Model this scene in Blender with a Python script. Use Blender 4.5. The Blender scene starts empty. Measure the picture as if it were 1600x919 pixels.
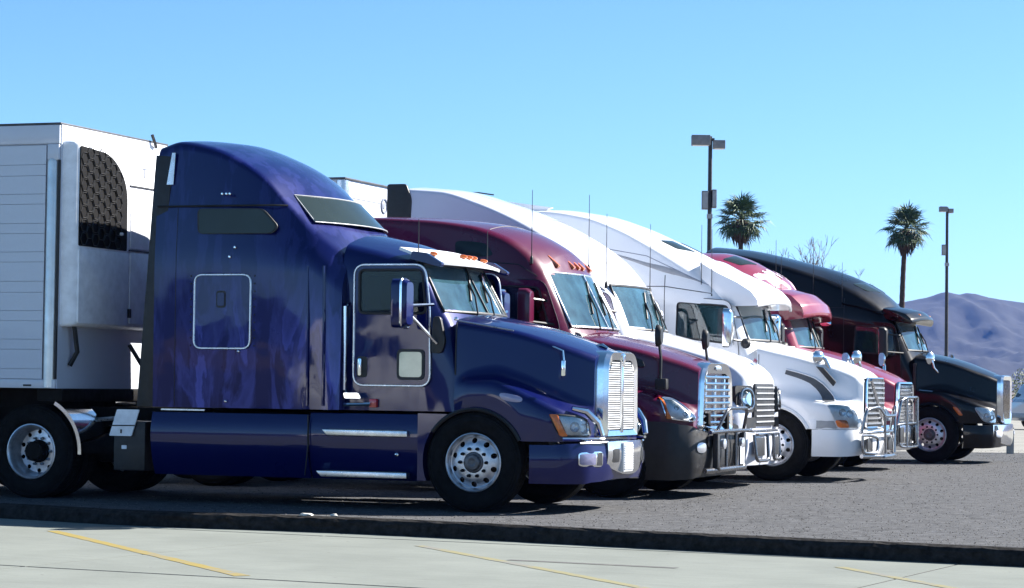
import bpy, bmesh, math, random
import numpy as np
from mathutils import Vector, Matrix

R = math.radians
sc = bpy.context.scene
COL = sc.collection
random.seed(7)

# ------------------------------------------------------------------ camera, sky, sun, exposure
cam_data = bpy.data.cameras.new("camera")
cam = bpy.data.objects.new("camera", cam_data)
COL.objects.link(cam)
cam_data.sensor_width = 36.0
cam_data.lens = 36.0 * 3759.0 / 1600.0
cam_data.clip_start = 0.1
cam_data.clip_end = 30000.0
cam.matrix_world = (Matrix.Translation((0, 0, 1.31)) @ Matrix.Rotation(R(90) + math.atan(141.0 / 3759.0), 4, 'X')
                    @ Matrix.Rotation(0.0132, 4, 'Z'))
sc.camera = cam

SUN_EL = R(36)
SH = Vector((0.93, 0.37)).normalized()
SUN = Vector((SH.x * math.cos(SUN_EL), SH.y * math.cos(SUN_EL), math.sin(SUN_EL)))

world = bpy.data.worlds.new("World")
sc.world = world
world.use_nodes = True
wn = world.node_tree
wn.nodes.clear()
w_out = wn.nodes.new("ShaderNodeOutputWorld")
w_bg = wn.nodes.new("ShaderNodeBackground")
w_sky = wn.nodes.new("ShaderNodeTexSky")
w_sky.sky_type = 'NISHITA'
w_sky.sun_disc = False
w_sky.sun_elevation = SUN_EL
w_sky.sun_rotation = math.atan2(SH.x, SH.y)
w_sky.altitude = 600
w_sky.air_density = 0.58
w_sky.dust_density = 0.5
w_sky.ozone_density = 5.0
w_tc = wn.nodes.new("ShaderNodeTexCoord")
w_vm = wn.nodes.new("ShaderNodeVectorMath")
w_vm.operation = 'MULTIPLY'
w_vm.inputs[1].default_value = (1, 1, 1.0)
w_nm = wn.nodes.new("ShaderNodeVectorMath")
w_nm.operation = 'NORMALIZE'
w_hs = wn.nodes.new("ShaderNodeHueSaturation")
w_hs.inputs['Saturation'].default_value = 1.04
w_hs.inputs['Hue'].default_value = 0.484
w_bg.inputs['Strength'].default_value = 0.0645
wn.links.new(w_tc.outputs['Generated'], w_vm.inputs[0])
wn.links.new(w_vm.outputs[0], w_nm.inputs[0])
wn.links.new(w_nm.outputs[0], w_sky.inputs[0])
wn.links.new(w_sky.outputs[0], w_hs.inputs['Color'])
wn.links.new(w_hs.outputs[0], w_bg.inputs['Color'])
wn.links.new(w_bg.outputs[0], w_out.inputs['Surface'])

sun_data = bpy.data.lights.new("sun", 'SUN')
sun_data.energy = 5.0
sun_data.angle = R(0.53)
sun_data.color = (1.0, 0.955, 0.89)
sun = bpy.data.objects.new("sun", sun_data)
COL.objects.link(sun)
sun.rotation_euler = SUN.to_track_quat('Z', 'Y').to_euler()
sun.location = (20, 10, 40)

sc.view_settings.view_transform = 'Standard'
sc.view_settings.look = 'None'
sc.view_settings.exposure = 1.75
sc.view_settings.gamma = 1.0
sc.view_settings.use_curve_mapping = False
sc.render.engine = 'CYCLES'
sc.cycles.use_denoising = True
sc.cycles.max_bounces = 8
sc.cycles.transparent_max_bounces = 16
sc.cycles.caustics_reflective = False
sc.cycles.caustics_refractive = False
sc.cycles.sample_clamp_indirect = 6.0
sc.cycles.volume_bounces = 0

# ------------------------------------------------------------------ materials
MATS = {}


def newmat(name):
    m = bpy.data.materials.new(name)
    m.use_nodes = True
    nt = m.node_tree
    b = nt.nodes['Principled BSDF']
    return m, nt, b


def N(nt, typ, **kw):
    n = nt.nodes.new(typ)
    for k, v in kw.items():
        if k.startswith('i_'):
            n.inputs[k[2:].replace('_', ' ')].default_value = v
        else:
            setattr(n, k, v)
    return n


def ramp(nt, src, stops):
    r = nt.nodes.new("ShaderNodeValToRGB")
    els = r.color_ramp.elements
    while len(els) < len(stops):
        els.new(0.5)
    for e, (p, c) in zip(els, stops):
        e.position = p
        e.color = (c[0], c[1], c[2], 1) if not isinstance(c, (int, float)) else (c, c, c, 1)
    nt.links.new(src, r.inputs[0])
    return r.outputs[0]


def mixc(nt, fac, a, b):
    m = nt.nodes.new("ShaderNodeMix")
    m.data_type = 'RGBA'
    for sock, v in ((m.inputs[0], fac), (m.inputs[6], a), (m.inputs[7], b)):
        if isinstance(v, bpy.types.NodeSocket):
            nt.links.new(v, sock)
        elif isinstance(v, (int, float)):
            sock.default_value = v
        else:
            sock.default_value = (v[0], v[1], v[2], 1)
    return m.outputs[2]


def coords(nt, scale=(1, 1, 1), kind='Object'):
    tc = nt.nodes.new("ShaderNodeTexCoord")
    mp = nt.nodes.new("ShaderNodeMapping")
    mp.inputs['Scale'].default_value = scale
    nt.links.new(tc.outputs[kind], mp.inputs[0])
    return mp.outputs[0]


def noise(nt, vec, scale, detail=6, rough=0.6):
    n = nt.nodes.new("ShaderNodeTexNoise")
    n.inputs['Scale'].default_value = scale
    n.inputs['Detail'].default_value = detail
    n.inputs['Roughness'].default_value = rough
    nt.links.new(vec, n.inputs['Vector'])
    return n.outputs['Fac']


def bump(nt, b, h, strength, dist):
    bp = nt.nodes.new("ShaderNodeBump")
    bp.inputs['Strength'].default_value = strength
    bp.inputs['Distance'].default_value = dist
    nt.links.new(h, bp.inputs['Height'])
    nt.links.new(bp.outputs[0], b.inputs['Normal'])


def simple(name, col, rough=0.5, metal=0.0, coat=0.0, var=0.0, vscale=8.0, bmp=0.0):
    m, nt, b = newmat(name)
    b.inputs['Roughness'].default_value = rough
    b.inputs['Metallic'].default_value = metal
    b.inputs['Coat Weight'].default_value = coat
    b.inputs['Coat Roughness'].default_value = 0.04
    if rough > 0.6:
        b.inputs['Specular IOR Level'].default_value = 0.12
    v = coords(nt)
    f = noise(nt, v, vscale)
    dark = [c * (1 - var) for c in col]
    light = [min(1, c * (1 + var)) for c in col]
    nt.links.new(ramp(nt, f, [(0.3, dark), (0.7, light)]), b.inputs['Base Color'])
    rr = ramp(nt, noise(nt, v, vscale * 2.3), [(0.3, max(0.02, rough * 0.8)), (0.7, min(1, rough * 1.25))])
    nt.links.new(rr, b.inputs['Roughness'])
    if bmp:
        bump(nt, b, f, 0.4, bmp)
    MATS[name] = m
    return m


def paint(name, col, dust=(0.32, 0.30, 0.30), dirt=0.25, rough=0.3, coat=0.8, metal=0.0, streak=0.0, scol=(0.2, 0.22, 0.5), spec=0.3):
    """clear-coated vehicle paint with road dust, pale streaks painting reflections and wear and a gently uneven panel"""
    m, nt, b = newmat(name)
    v = coords(nt)
    vs = coords(nt, (2.2, 2.2, 0.35))
    big = noise(nt, v, 1.3, 5, 0.65)
    fine = noise(nt, v, 38, 3, 0.6)
    st = noise(nt, vs, 2.6, 7, 0.62)
    base = mixc(nt, ramp(nt, fine, [(0.35, 0.0), (0.75, 0.12 * dirt / 0.25)]), col, dust)
    dmask = nt.nodes.new("ShaderNodeMath")
    dmask.operation = 'MULTIPLY'
    nt.links.new(ramp(nt, big, [(0.38, 0.0), (0.75, 1.0)]), dmask.inputs[0])
    dmask.inputs[1].default_value = dirt
    base = mixc(nt, dmask.outputs[0], base, dust)
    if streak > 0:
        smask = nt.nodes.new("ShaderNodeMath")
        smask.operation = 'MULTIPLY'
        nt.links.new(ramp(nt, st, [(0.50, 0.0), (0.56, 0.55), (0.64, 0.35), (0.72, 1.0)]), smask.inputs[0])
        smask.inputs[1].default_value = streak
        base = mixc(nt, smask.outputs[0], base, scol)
        # painted-in reflections and wear, thickest low on the side panels
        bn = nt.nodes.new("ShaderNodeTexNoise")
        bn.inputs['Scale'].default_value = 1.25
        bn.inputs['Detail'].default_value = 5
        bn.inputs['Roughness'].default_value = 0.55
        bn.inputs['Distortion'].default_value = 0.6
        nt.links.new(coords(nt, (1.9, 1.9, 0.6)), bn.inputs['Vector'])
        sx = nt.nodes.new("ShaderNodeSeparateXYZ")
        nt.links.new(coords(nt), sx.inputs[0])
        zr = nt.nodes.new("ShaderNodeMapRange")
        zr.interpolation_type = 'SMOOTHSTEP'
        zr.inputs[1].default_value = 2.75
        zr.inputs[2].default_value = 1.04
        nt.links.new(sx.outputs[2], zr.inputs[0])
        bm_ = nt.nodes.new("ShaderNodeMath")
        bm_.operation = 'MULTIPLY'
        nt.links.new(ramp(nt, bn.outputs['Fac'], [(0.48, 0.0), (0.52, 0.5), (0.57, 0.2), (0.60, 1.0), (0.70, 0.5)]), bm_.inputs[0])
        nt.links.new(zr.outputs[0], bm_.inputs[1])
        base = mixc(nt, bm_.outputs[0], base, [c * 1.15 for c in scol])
    nt.links.new(base, b.inputs['Base Color'])
    nt.links.new(ramp(nt, big, [(0.3, rough * 0.8), (0.75, min(1, rough * 1.6))]), b.inputs['Roughness'])
    b.inputs['Metallic'].default_value = metal
    b.inputs['Coat Weight'].default_value = coat
    b.inputs['Specular IOR Level'].default_value = spec
    nt.links.new(ramp(nt, st, [(0.4, 0.015), (0.75, 0.09)]), b.inputs['Coat Roughness'])
    # slight waviness of big sheet panels
    wv = noise(nt, coords(nt, (1, 1, 1)), 1.7, 2, 0.5)
    bump(nt, b, wv, 0.12, 0.02)
    nt.links.new(b.inputs['Normal'].links[0].from_socket, b.inputs['Coat Normal'])
    MATS[name] = m
    return m


def glass(name, tint, refl=1.0, film=(0.02, 0.10), ior=1.6):
    m = bpy.data.materials.new(name)
    m.use_nodes = True
    nt = m.node_tree
    nt.nodes.clear()
    o = nt.nodes.new("ShaderNodeOutputMaterial")
    tr = nt.nodes.new("ShaderNodeBsdfTransparent")
    tr.inputs[0].default_value = (*tint, 1)
    gl = nt.nodes.new("ShaderNodeBsdfGlossy")
    gl.inputs['Roughness'].default_value = 0.015
    gl.inputs[0].default_value = (refl, refl, refl, 1)
    fr = nt.nodes.new("ShaderNodeFresnel")
    fr.inputs[0].default_value = ior
    # road dust film tinted cyan, painting sky glare into the glass
    df = nt.nodes.new("ShaderNodeBsdfDiffuse")
    df.inputs[0].default_value = (0.20, 0.50, 0.66, 1)
    mx0 = nt.nodes.new("ShaderNodeMixShader")
    v = coords(nt, (1, 1, 0.6))
    nt.links.new(ramp(nt, noise(nt, v, 3.5, 6, 0.65), [(0.35, film[0]), (0.75, film[1])]), mx0.inputs[0])
    nt.links.new(tr.outputs[0], mx0.inputs[1])
    nt.links.new(df.outputs[0], mx0.inputs[2])
    mx = nt.nodes.new("ShaderNodeMixShader")
    nt.links.new(fr.outputs[0], mx.inputs[0])
    nt.links.new(mx0.outputs[0], mx.inputs[1])
    nt.links.new(gl.outputs[0], mx.inputs[2])
    nt.links.new(mx.outputs[0], o.inputs[0])
    MATS[name] = m
    return m


paint('paint_blue', (0.0008, 0.0042, 0.068), dust=(0.005, 0.010, 0.08), dirt=0.10, rough=0.32, coat=0.8, spec=0.1, metal=0.2)
paint('paint_blue_worn_reflect', (0.0008, 0.0042, 0.068), dust=(0.005, 0.010, 0.08), dirt=0.10, rough=0.32, streak=0.30, scol=(0.055, 0.066, 0.30), coat=0.8, spec=0.1, metal=0.2)  # lilac reflections painted into the blue, mixed with wear
paint('paint_maroon', (0.080, 0.001, 0.022), dust=(0.08, 0.012, 0.035), dirt=0.08, rough=0.24, coat=0.6, spec=0.35)
paint('paint_white', (0.78, 0.80, 0.83), dust=(0.50, 0.47, 0.43), dirt=0.12, rough=0.35)
paint('paint_silver', (0.62, 0.65, 0.74), dust=(0.44, 0.43, 0.43), dirt=0.12, rough=0.32)
paint('paint_red', (0.19, 0.005, 0.034), dust=(0.35, 0.2, 0.2), dirt=0.12, rough=0.3)
paint('paint_black', (0.003, 0.003, 0.005), dust=(0.05, 0.045, 0.045), dirt=0.06, rough=0.28, coat=0.4, spec=0.1)
paint('trailer_white', (0.58, 0.62, 0.70), dust=(0.44, 0.44, 0.46), dirt=0.22, rough=0.45, coat=0.35)
paint('car_silver', (0.42, 0.45, 0.50), dirt=0.1, rough=0.3, metal=0.5)
simple('chrome', (0.82, 0.83, 0.85), 0.09, 1.0, var=0.08, vscale=14)
simple('aluminium', (0.66, 0.67, 0.69), 0.30, 1.0, var=0.18, vscale=12)
simple('steel_tube', (0.30, 0.305, 0.32), 0.22, 1.0, var=0.15, vscale=20)
simple('rim_metal', (0.55, 0.56, 0.60), 0.36, 0.85, var=0.2, vscale=16)
simple('rubber', (0.0070, 0.0070, 0.0078), 0.78, var=0.45, vscale=9, bmp=0.004)
simple('seal', (0.012, 0.012, 0.014), 0.5, var=0.3)
simple('plastic_black', (0.0101, 0.0101, 0.0117), 0.48, var=0.4, vscale=7)
simple('frame_black', (0.0094, 0.0086, 0.0086), 0.65, var=0.5, vscale=6, bmp=0.004)
simple('interior', (0.0546, 0.0530, 0.0515), 0.75, var=0.2)
simple('interior_light', (0.30, 0.29, 0.27), 0.8, var=0.2)
simple('curtain', (0.30, 0.38, 0.40), 0.9, var=0.25, vscale=12)
simple('amber', (0.5850, 0.1326, 0.0156), 0.22, coat=1.0, var=0.15, vscale=30)
simple('red_lens', (0.50, 0.012, 0.02), 0.2, coat=1.0, var=0.15, vscale=30)
simple('lamp_bowl', (0.74, 0.77, 0.82), 0.3, 0.1, var=0.15, vscale=18)
simple('pole_dark', (0.035, 0.035, 0.04), 0.55, 0.3, var=0.3)
simple('lamp_head', (0.20, 0.20, 0.21), 0.5, 0.2, var=0.2)
simple('white_plastic', (0.78, 0.80, 0.84), 0.45, var=0.12)
simple('grey_plastic', (0.30, 0.31, 0.33), 0.5, var=0.15)
simple('lamp_ring', (0.55, 0.57, 0.62), 0.15, 0.6, var=0.1)
simple('fog_glass', (0.16, 0.16, 0.26), 0.12, coat=0.6, var=0.15)
simple('void_black', (0.004, 0.004, 0.005), 0.7, var=0.2)
simple('hub_dark', (0.10, 0.10, 0.11), 0.4, 0.4, var=0.3, vscale=20)
simple('fin_bright', (0.72, 0.73, 0.74), 0.35, 0.35, var=0.1)
simple('guard_dark', (0.16, 0.16, 0.17), 0.25, 0.9, var=0.2)
simple('logo_grey', (0.22, 0.24, 0.30), 0.5, var=0.1)
simple('logo_pink', (0.62, 0.38, 0.46), 0.45, var=0.1)
simple('bark', (0.0702, 0.0530, 0.0406), 0.9, var=0.4, vscale=5, bmp=0.03)
simple('twig', (0.1560, 0.1326, 0.1170), 0.9, var=0.3, vscale=3)
simple('dead_frond', (0.0624, 0.0429, 0.0257), 0.9, var=0.5, vscale=4)
simple('kerb_chunk', (0.55, 0.54, 0.50), 0.9, var=0.3, vscale=12, bmp=0.01)
simple('concrete_post', (0.36, 0.35, 0.33), 0.85, var=0.2)
glass('glass_screen', (0.82, 0.94, 0.97), film=(0.07, 0.24), ior=2.0)
glass('glass_dark', (0.36, 0.42, 0.36), film=(0.0, 0.03), ior=1.38)
glass('glass_clear', (0.96, 0.98, 0.99), film=(0.0, 0.06))
glass('glass_peep', (0.72, 0.80, 0.62))


def leaf_mat(name, a, c):
    m, nt, b = newmat(name)
    f = noise(nt, coords(nt, kind='Object'), 2.2, 3)
    nt.links.new(ramp(nt, f, [(0.3, a), (0.7, c)]), b.inputs['Base Color'])
    b.inputs['Roughness'].default_value = 0.6
    MATS[name] = m


leaf_mat('palm_leaf', (0.020, 0.050, 0.009), (0.060, 0.105, 0.024))
leaf_mat('bush_leaf', (0.036, 0.064, 0.013), (0.088, 0.12, 0.032))


def asphalt():
    m, nt, b = newmat('asphalt')
    v = coords(nt)
    grain = noise(nt, v, 55, 4, 0.75)
    mid = noise(nt, v, 5.5, 6, 0.7)
    big = noise(nt, v, 0.5, 6, 0.6)
    c = ramp(nt, grain, [(0.28, (0.0229, 0.0229, 0.0234)), (0.5, (0.0743, 0.0757, 0.0797)), (0.72, (0.1716, 0.1727, 0.1837))])
    c = mixc(nt, ramp(nt, mid, [(0.35, 0.0), (0.7, 0.45)]), c, (0.0973, 0.0970, 0.0993))
    c = mixc(nt, ramp(nt, big, [(0.52, 0.0), (0.66, 0.4)]), c, (0.0686, 0.0706, 0.0750))
    sc1 = noise(nt, coords(nt, (0.35, 2.2, 1)), 4.5, 6, 0.7)
    c = mixc(nt, ramp(nt, sc1, [(0.48, 0.0), (0.60, 0.75)]), c, (0.0490, 0.0494, 0.0525))
    coarse = noise(nt, v, 8, 8, 0.85)
    c = mixc(nt, ramp(nt, coarse, [(0.50, 0.0), (0.60, 0.55)]), c, (0.1716, 0.1727, 0.1810))
    # cracks
    vor = nt.nodes.new("ShaderNodeTexVoronoi")
    vor.feature = 'DISTANCE_TO_EDGE'
    vor.inputs['Scale'].default_value = 0.55
    dv = nt.nodes.new("ShaderNodeVectorMath")
    dv.operation = 'ADD'
    nn = nt.nodes.new("ShaderNodeTexNoise")
    nn.inputs['Scale'].default_value = 1.5
    nn.inputs['Detail'].default_value = 6
    nt.links.new(v, nn.inputs['Vector'])
    nt.links.new(v, dv.inputs[0])
    nt.links.new(nn.outputs['Color'], dv.inputs[1])
    nt.links.new(dv.outputs[0], vor.inputs['Vector'])
    c = mixc(nt, ramp(nt, vor.outputs['Distance'], [(0.0, 0.7), (0.006, 0.0)]), c, (0.0114, 0.0119, 0.0131))
    # oil stains
    oil = noise(nt, v, 1.1, 4, 0.5)
    c = mixc(nt, ramp(nt, oil, [(0.64, 0.0), (0.74, 0.6)]), c, (0.0401, 0.0408, 0.0431))
    nt.links.new(c, b.inputs['Base Color'])
    b.inputs['Roughness'].default_value = 0.85
    b.inputs['Specular IOR Level'].default_value = 0.04
    bump(nt, b, grain, 0.3, 0.004)
    MATS['asphalt'] = m


def concrete(name, c0, c1):
    m, nt, b = newmat(name)
    v = coords(nt)
    big = noise(nt, v, 0.7, 7, 0.62)
    fine = noise(nt, v, 45, 3, 0.7)
    brush = noise(nt, coords(nt, (0.6, 9, 1)), 3.0, 4, 0.6)
    c = ramp(nt, big, [(0.3, c0), (0.7, c1)])
    c = mixc(nt, ramp(nt, fine, [(0.4, 0.0), (0.8, 0.25)]), c, [x * 0.6 for x in c0])
    c = mixc(nt, ramp(nt, brush, [(0.52, 0.0), (0.72, 0.38)]), c, [x * 0.62 for x in c0])
    spots = nt.nodes.new("ShaderNodeTexVoronoi")
    spots.inputs['Scale'].default_value = 2.3
    nt.links.new(v, spots.inputs['Vector'])
    c = mixc(nt, ramp(nt, spots.outputs['Distance'], [(0.02, 0.85), (0.045, 0.0)]), c, (0.08, 0.08, 0.08))
    nt.links.new(c, b.inputs['Base Color'])
    b.inputs['Roughness'].default_value = 0.85
    b.inputs['Specular IOR Level'].default_value = 0.04
    bump(nt, b, fine, 0.3, 0.004)
    MATS[name] = m


def worn_paint(name, col, under, lo, hi):
    m, nt, b = newmat(name)
    v = coords(nt)
    f = noise(nt, v, 9, 7, 0.75)
    g = noise(nt, v, 1.2, 3, 0.5)
    k = nt.nodes.new("ShaderNodeMath")
    k.operation = 'ADD'
    nt.links.new(f, k.inputs[0])
    nt.links.new(g, k.inputs[1])
    nt.links.new(mixc(nt, ramp(nt, k.outputs[0], [(lo, 0.0), (hi, 1.0)]), under, col), b.inputs['Base Color'])
    b.inputs['Specular IOR Level'].default_value = 0.04
    b.inputs['Roughness'].default_value = 0.8
    MATS[name] = m


asphalt()
concrete('concrete', (0.1589, 0.1724, 0.1600), (0.2086, 0.2254, 0.2078))
concrete('concrete_far', (0.2176, 0.2124, 0.1968), (0.2849, 0.2797, 0.2590))
simple('joint', (0.0666, 0.0666, 0.0629), 0.9, var=0.3)
simple('kerb_rough', (0.0222, 0.0207, 0.0200), 0.92, var=0.55, vscale=14, bmp=0.03)
simple('desert', (0.1406, 0.1147, 0.0888), 0.95, var=0.25, vscale=0.05)
worn_paint('yellow_line', (0.2448, 0.1958, 0.0734), (0.1814, 0.1814, 0.1663), 0.72, 1.2)
worn_paint('yellow_faint', (0.2153, 0.2009, 0.1224), (0.1814, 0.1814, 0.1663), 0.9, 1.3)
worn_paint('scuff', (0.1224, 0.1224, 0.1202), (0.1814, 0.1814, 0.1663), 0.8, 1.3)


def rock():
    m, nt, b = newmat('rock')
    v = coords(nt, (1, 1, 2.5))
    f = noise(nt, v, 0.006, 10, 0.68)
    g = noise(nt, v, 0.03, 6, 0.6)
    c = ramp(nt, f, [(0.3, (0.0019, 0.0027, 0.0038)), (0.5, (0.0051, 0.0059, 0.0078)), (0.7, (0.0119, 0.0121, 0.0130))])
    c = mixc(nt, ramp(nt, g, [(0.45, 0.0), (0.7, 0.4)]), c, (0.0049, 0.0051, 0.0065))
    nt.links.new(c, b.inputs['Base Color'])
    b.inputs['Roughness'].default_value = 0.95
    MATS['rock'] = m


rock()


# ------------------------------------------------------------------ mesh helpers
def finish(name, me, mat, parent=None, angle=38, bevel=0.0, smooth=True, seg=2):
    if bevel > 0:
        bm = bmesh.new()
        bm.from_mesh(me)
        es = [e for e in bm.edges if len(e.link_faces) == 2 and e.calc_face_angle(0) > R(32)]
        bmesh.ops.bevel(bm, geom=es, offset=bevel, segments=seg, profile=0.6, affect='EDGES', clamp_overlap=True)
        bm.to_mesh(me)
        bm.free()
    if smooth:
        me.polygons.foreach_set('use_smooth', [True] * len(me.polygons))
        me.set_sharp_from_angle(angle=R(angle))
    o = bpy.data.objects.new(name, me)
    if mat is not None and len(me.materials) == 0:
        me.materials.append(MATS[mat] if isinstance(mat, str) else mat)
    COL.objects.link(o)
    if parent is not None:
        o.parent = parent
    return o


class G:
    def __init__(s):
        s.v, s.f = [], []

    def add(s, vs, fs):
        k = len(s.v)
        s.v += [tuple(map(float, p)) for p in vs]
        s.f += [tuple(i + k for i in f) for f in fs]
        return s

    def box(s, x0, x1, y0, y1, z0, z1):
        vs = [(x, y, z) for x in (x0, x1) for y in (y0, y1) for z in (z0, z1)]
        return s.add(vs, [(0, 1, 3, 2), (4, 6, 7, 5), (0, 4, 5, 1), (2, 3, 7, 6), (0, 2, 6, 4), (1, 5, 7, 3)])

    def hexa(s, p):
        """8 corners: bottom ring 0-3, top ring 4-7"""
        return s.add(p, [(3, 2, 1, 0), (4, 5, 6, 7), (0, 1, 5, 4), (1, 2, 6, 5), (2, 3, 7, 6), (3, 0, 4, 7)])

    def prism(s, poly, y0, y1):
        """polygon in (x,z) pushed from y0 to y1"""
        n = len(poly)
        a = sum(poly[i][0] * poly[(i + 1) % n][1] - poly[(i + 1) % n][0] * poly[i][1] for i in range(n))
        if a < 0:
            poly = poly[::-1]
        if y0 > y1:
            y0, y1 = y1, y0
        vs = [(p[0], y0, p[1]) for p in poly] + [(p[0], y1, p[1]) for p in poly]
        fs = [tuple(range(n)), tuple(range(2 * n - 1, n - 1, -1))]
        fs += [(i, i + n, (i + 1) % n + n, (i + 1) % n) for i in range(n)]
        return s.add(vs, fs)

    def xprism(s, poly, x0, x1):
        """polygon in (y,z) pushed from x0 to x1"""
        n = len(poly)
        a = sum(poly[i][0] * poly[(i + 1) % n][1] - poly[(i + 1) % n][0] * poly[i][1] for i in range(n))
        if a < 0:
            poly = poly[::-1]
        vs = [(x0, p[0], p[1]) for p in poly] + [(x1, p[0], p[1]) for p in poly]
        fs = [tuple(range(n - 1, -1, -1)), tuple(range(n, 2 * n))]
        fs += [(i, (i + 1) % n, (i + 1) % n + n, i + n) for i in range(n)]
        return s.add(vs, fs)

    def tube(s, pts, r, n=8, closed=False, flat=1.0):
        P = [Vector(p) for p in pts]
        m = len(P)
        rs = r if isinstance(r, (list, tuple)) else [r] * m
        k = len(s.v)
        up = None
        for i in range(m):
            if closed:
                d = P[(i + 1) % m] - P[i - 1]
            else:
                d = P[min(i + 1, m - 1)] - P[max(i - 1, 0)]
            d.normalize()
            if up is None:
                up = Vector((0, 0, 1)) if abs(d.z) < 0.9 else Vector((0, 1, 0))
            side = d.cross(up)
            if side.length < 1e-6:
                side = d.orthogonal()
            side.normalize()
            up = side.cross(d).normalized()
            for j in range(n):
                a = 2 * math.pi * j / n
                q = P[i] + (side * math.cos(a) + up * math.sin(a) * flat) * rs[i]
                s.v.append(tuple(q))
        rng = m if closed else m - 1
        for i in range(rng):
            for j in range(n):
                a, b = k + i * n + j, k + i * n + (j + 1) % n
                c, d2 = k + ((i + 1) % m) * n + (j + 1) % n, k + ((i + 1) % m) * n + j
                s.f.append((a, b, c, d2))
        if not closed:
            s.f.append(tuple(k + j for j in range(n))[::-1])
            s.f.append(tuple(k + (m - 1) * n + j for j in range(n)))
        return s

    def lathe(s, prof, c=(0, 0, 0), n=32, axis='y', sgn=1, cap=True):
        """prof: (radius, height) pairs round an axis"""
        k = len(s.v)
        for (r, h) in prof:
            for j in range(n):
                a = 2 * math.pi * j / n
                x, y = r * math.cos(a), r * math.sin(a)
                p = {'y': (x, h * sgn, y), 'z': (x, y, h * sgn), 'x': (h * sgn, x, y)}[axis]
                s.v.append((c[0] + p[0], c[1] + p[1], c[2] + p[2]))
        for i in range(len(prof) - 1):
            for j in range(n):
                s.f.append((k + i * n + j, k + i * n + (j + 1) % n, k + (i + 1) * n + (j + 1) % n, k + (i + 1) * n + j))
        if cap:
            s.f.append(tuple(k + j for j in range(n)))
            s.f.append(tuple(k + (len(prof) - 1) * n + j for j in range(n))[::-1])
        return s

    def sheet(s, P, nrm, th):
        """grid P[i][j] of points thickened by th along -nrm"""
        a, b = len(P), len(P[0])
        nv = Vector(nrm) * th
        vs = [P[i][j] for i in range(a) for j in range(b)]
        vs += [tuple(Vector(P[i][j]) - nv) for i in range(a) for j in range(b)]
        o = a * b
        fs = []
        for i in range(a - 1):
            for j in range(b - 1):
                q = (i * b + j, i * b + j + 1, (i + 1) * b + j + 1, (i + 1) * b + j)
                fs.append(q)
                fs.append(tuple(o + t for t in q[::-1]))
        ring = [j for j in range(b)] + [i * b + b - 1 for i in range(1, a)] + \
               [(a - 1) * b + j for j in range(b - 2, -1, -1)] + [i * b for i in range(a - 2, 0, -1)]
        m = len(ring)
        for t in range(m):
            p, q = ring[t], ring[(t + 1) % m]
            fs.append((q, p, p + o, q + o))
        return s.add(vs, fs)

    def mesh(s, name):
        me = bpy.data.meshes.new(name)
        me.from_pydata(s.v, [], s.f)
        bm = bmesh.new()
        bm.from_mesh(me)
        bmesh.ops.recalc_face_normals(bm, faces=bm.faces)
        bm.to_mesh(me)
        bm.free()
        return me

    def build(s, name, mat, parent=None, **kw):
        return finish(name, s.mesh(name), mat, parent, **kw)


def fillet(poly, r, k=4, closed=True):
    """round the corners of a 2-D polygon"""
    out = []
    n = len(poly)
    for i in range(n):
        p = Vector(poly[i][:2])
        if not closed and i in (0, n - 1):
            out.append(tuple(p))
            continue
        a, b = Vector(poly[i - 1][:2]), Vector(poly[(i + 1) % n][:2])
        rr = poly[i][2] if len(poly[i]) > 2 else r
        d = min(rr, (a - p).length * 0.48, (b - p).length * 0.48)
        q0, q1 = p + (a - p).normalized() * d, p + (b - p).normalized() * d
        for t in range(k + 1):
            u = t / k
            out.append(tuple(q0 * (1 - u) ** 2 + p * 2 * u * (1 - u) + q1 * u * u))
    return out


def rect(x0, x1, z0, z1, r=0.04, k=4):
    return fillet([(x0, z0), (x1, z0), (x1, z1), (x0, z1)], r, k)


def pchip(xs, ys, x):
    xs, ys, x = np.asarray(xs, float), np.asarray(ys, float), np.asarray(x, float)
    h = np.diff(xs)
    d = np.diff(ys) / h
    m = np.zeros(len(xs))
    m[0], m[-1] = d[0], d[-1]
    for i in range(1, len(xs) - 1):
        if d[i - 1] * d[i] > 0:
            w1, w2 = 2 * h[i] + h[i - 1], h[i] + 2 * h[i - 1]
            m[i] = (w1 + w2) / (w1 / d[i - 1] + w2 / d[i])
    k = np.clip(np.searchsorted(xs, x) - 1, 0, len(xs) - 2)
    t = (x - xs[k]) / h[k]
    return ((2 * t ** 3 - 3 * t ** 2 + 1) * ys[k] + (t ** 3 - 2 * t ** 2 + t) * h[k] * m[k]
            + (-2 * t ** 3 + 3 * t ** 2) * ys[k + 1] + (t ** 3 - t ** 2) * h[k] * m[k + 1])


def loft(secs, arc=5):
    """secs: list of (u, [(y,z,r)...] half section from the sill up to the centre line); mirrored, closed, capped"""
    g = G()
    rows = []
    for u, cp in secs:
        half = fillet([(p[0], p[1], p[2]) for p in cp], 0, arc, closed=False)
        row = [(u, -y, z) for (y, z) in half] + [(u, y, z) for (y, z) in half[-2::-1]]
        rows.append(row)
    n = len(rows[0])
    vs = [p for r in rows for p in r]
    fs = []
    for i in range(len(rows) - 1):
        for j in range(n):
            a, b = i * n + j, i * n + (j + 1) % n
            fs.append((a, b, b + n, a + n))
    fs.append(tuple(range(n)))
    o = (len(rows) - 1) * n
    fs.append(tuple(range(o + n - 1, o - 1, -1)))
    return g.add(vs, fs)


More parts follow.
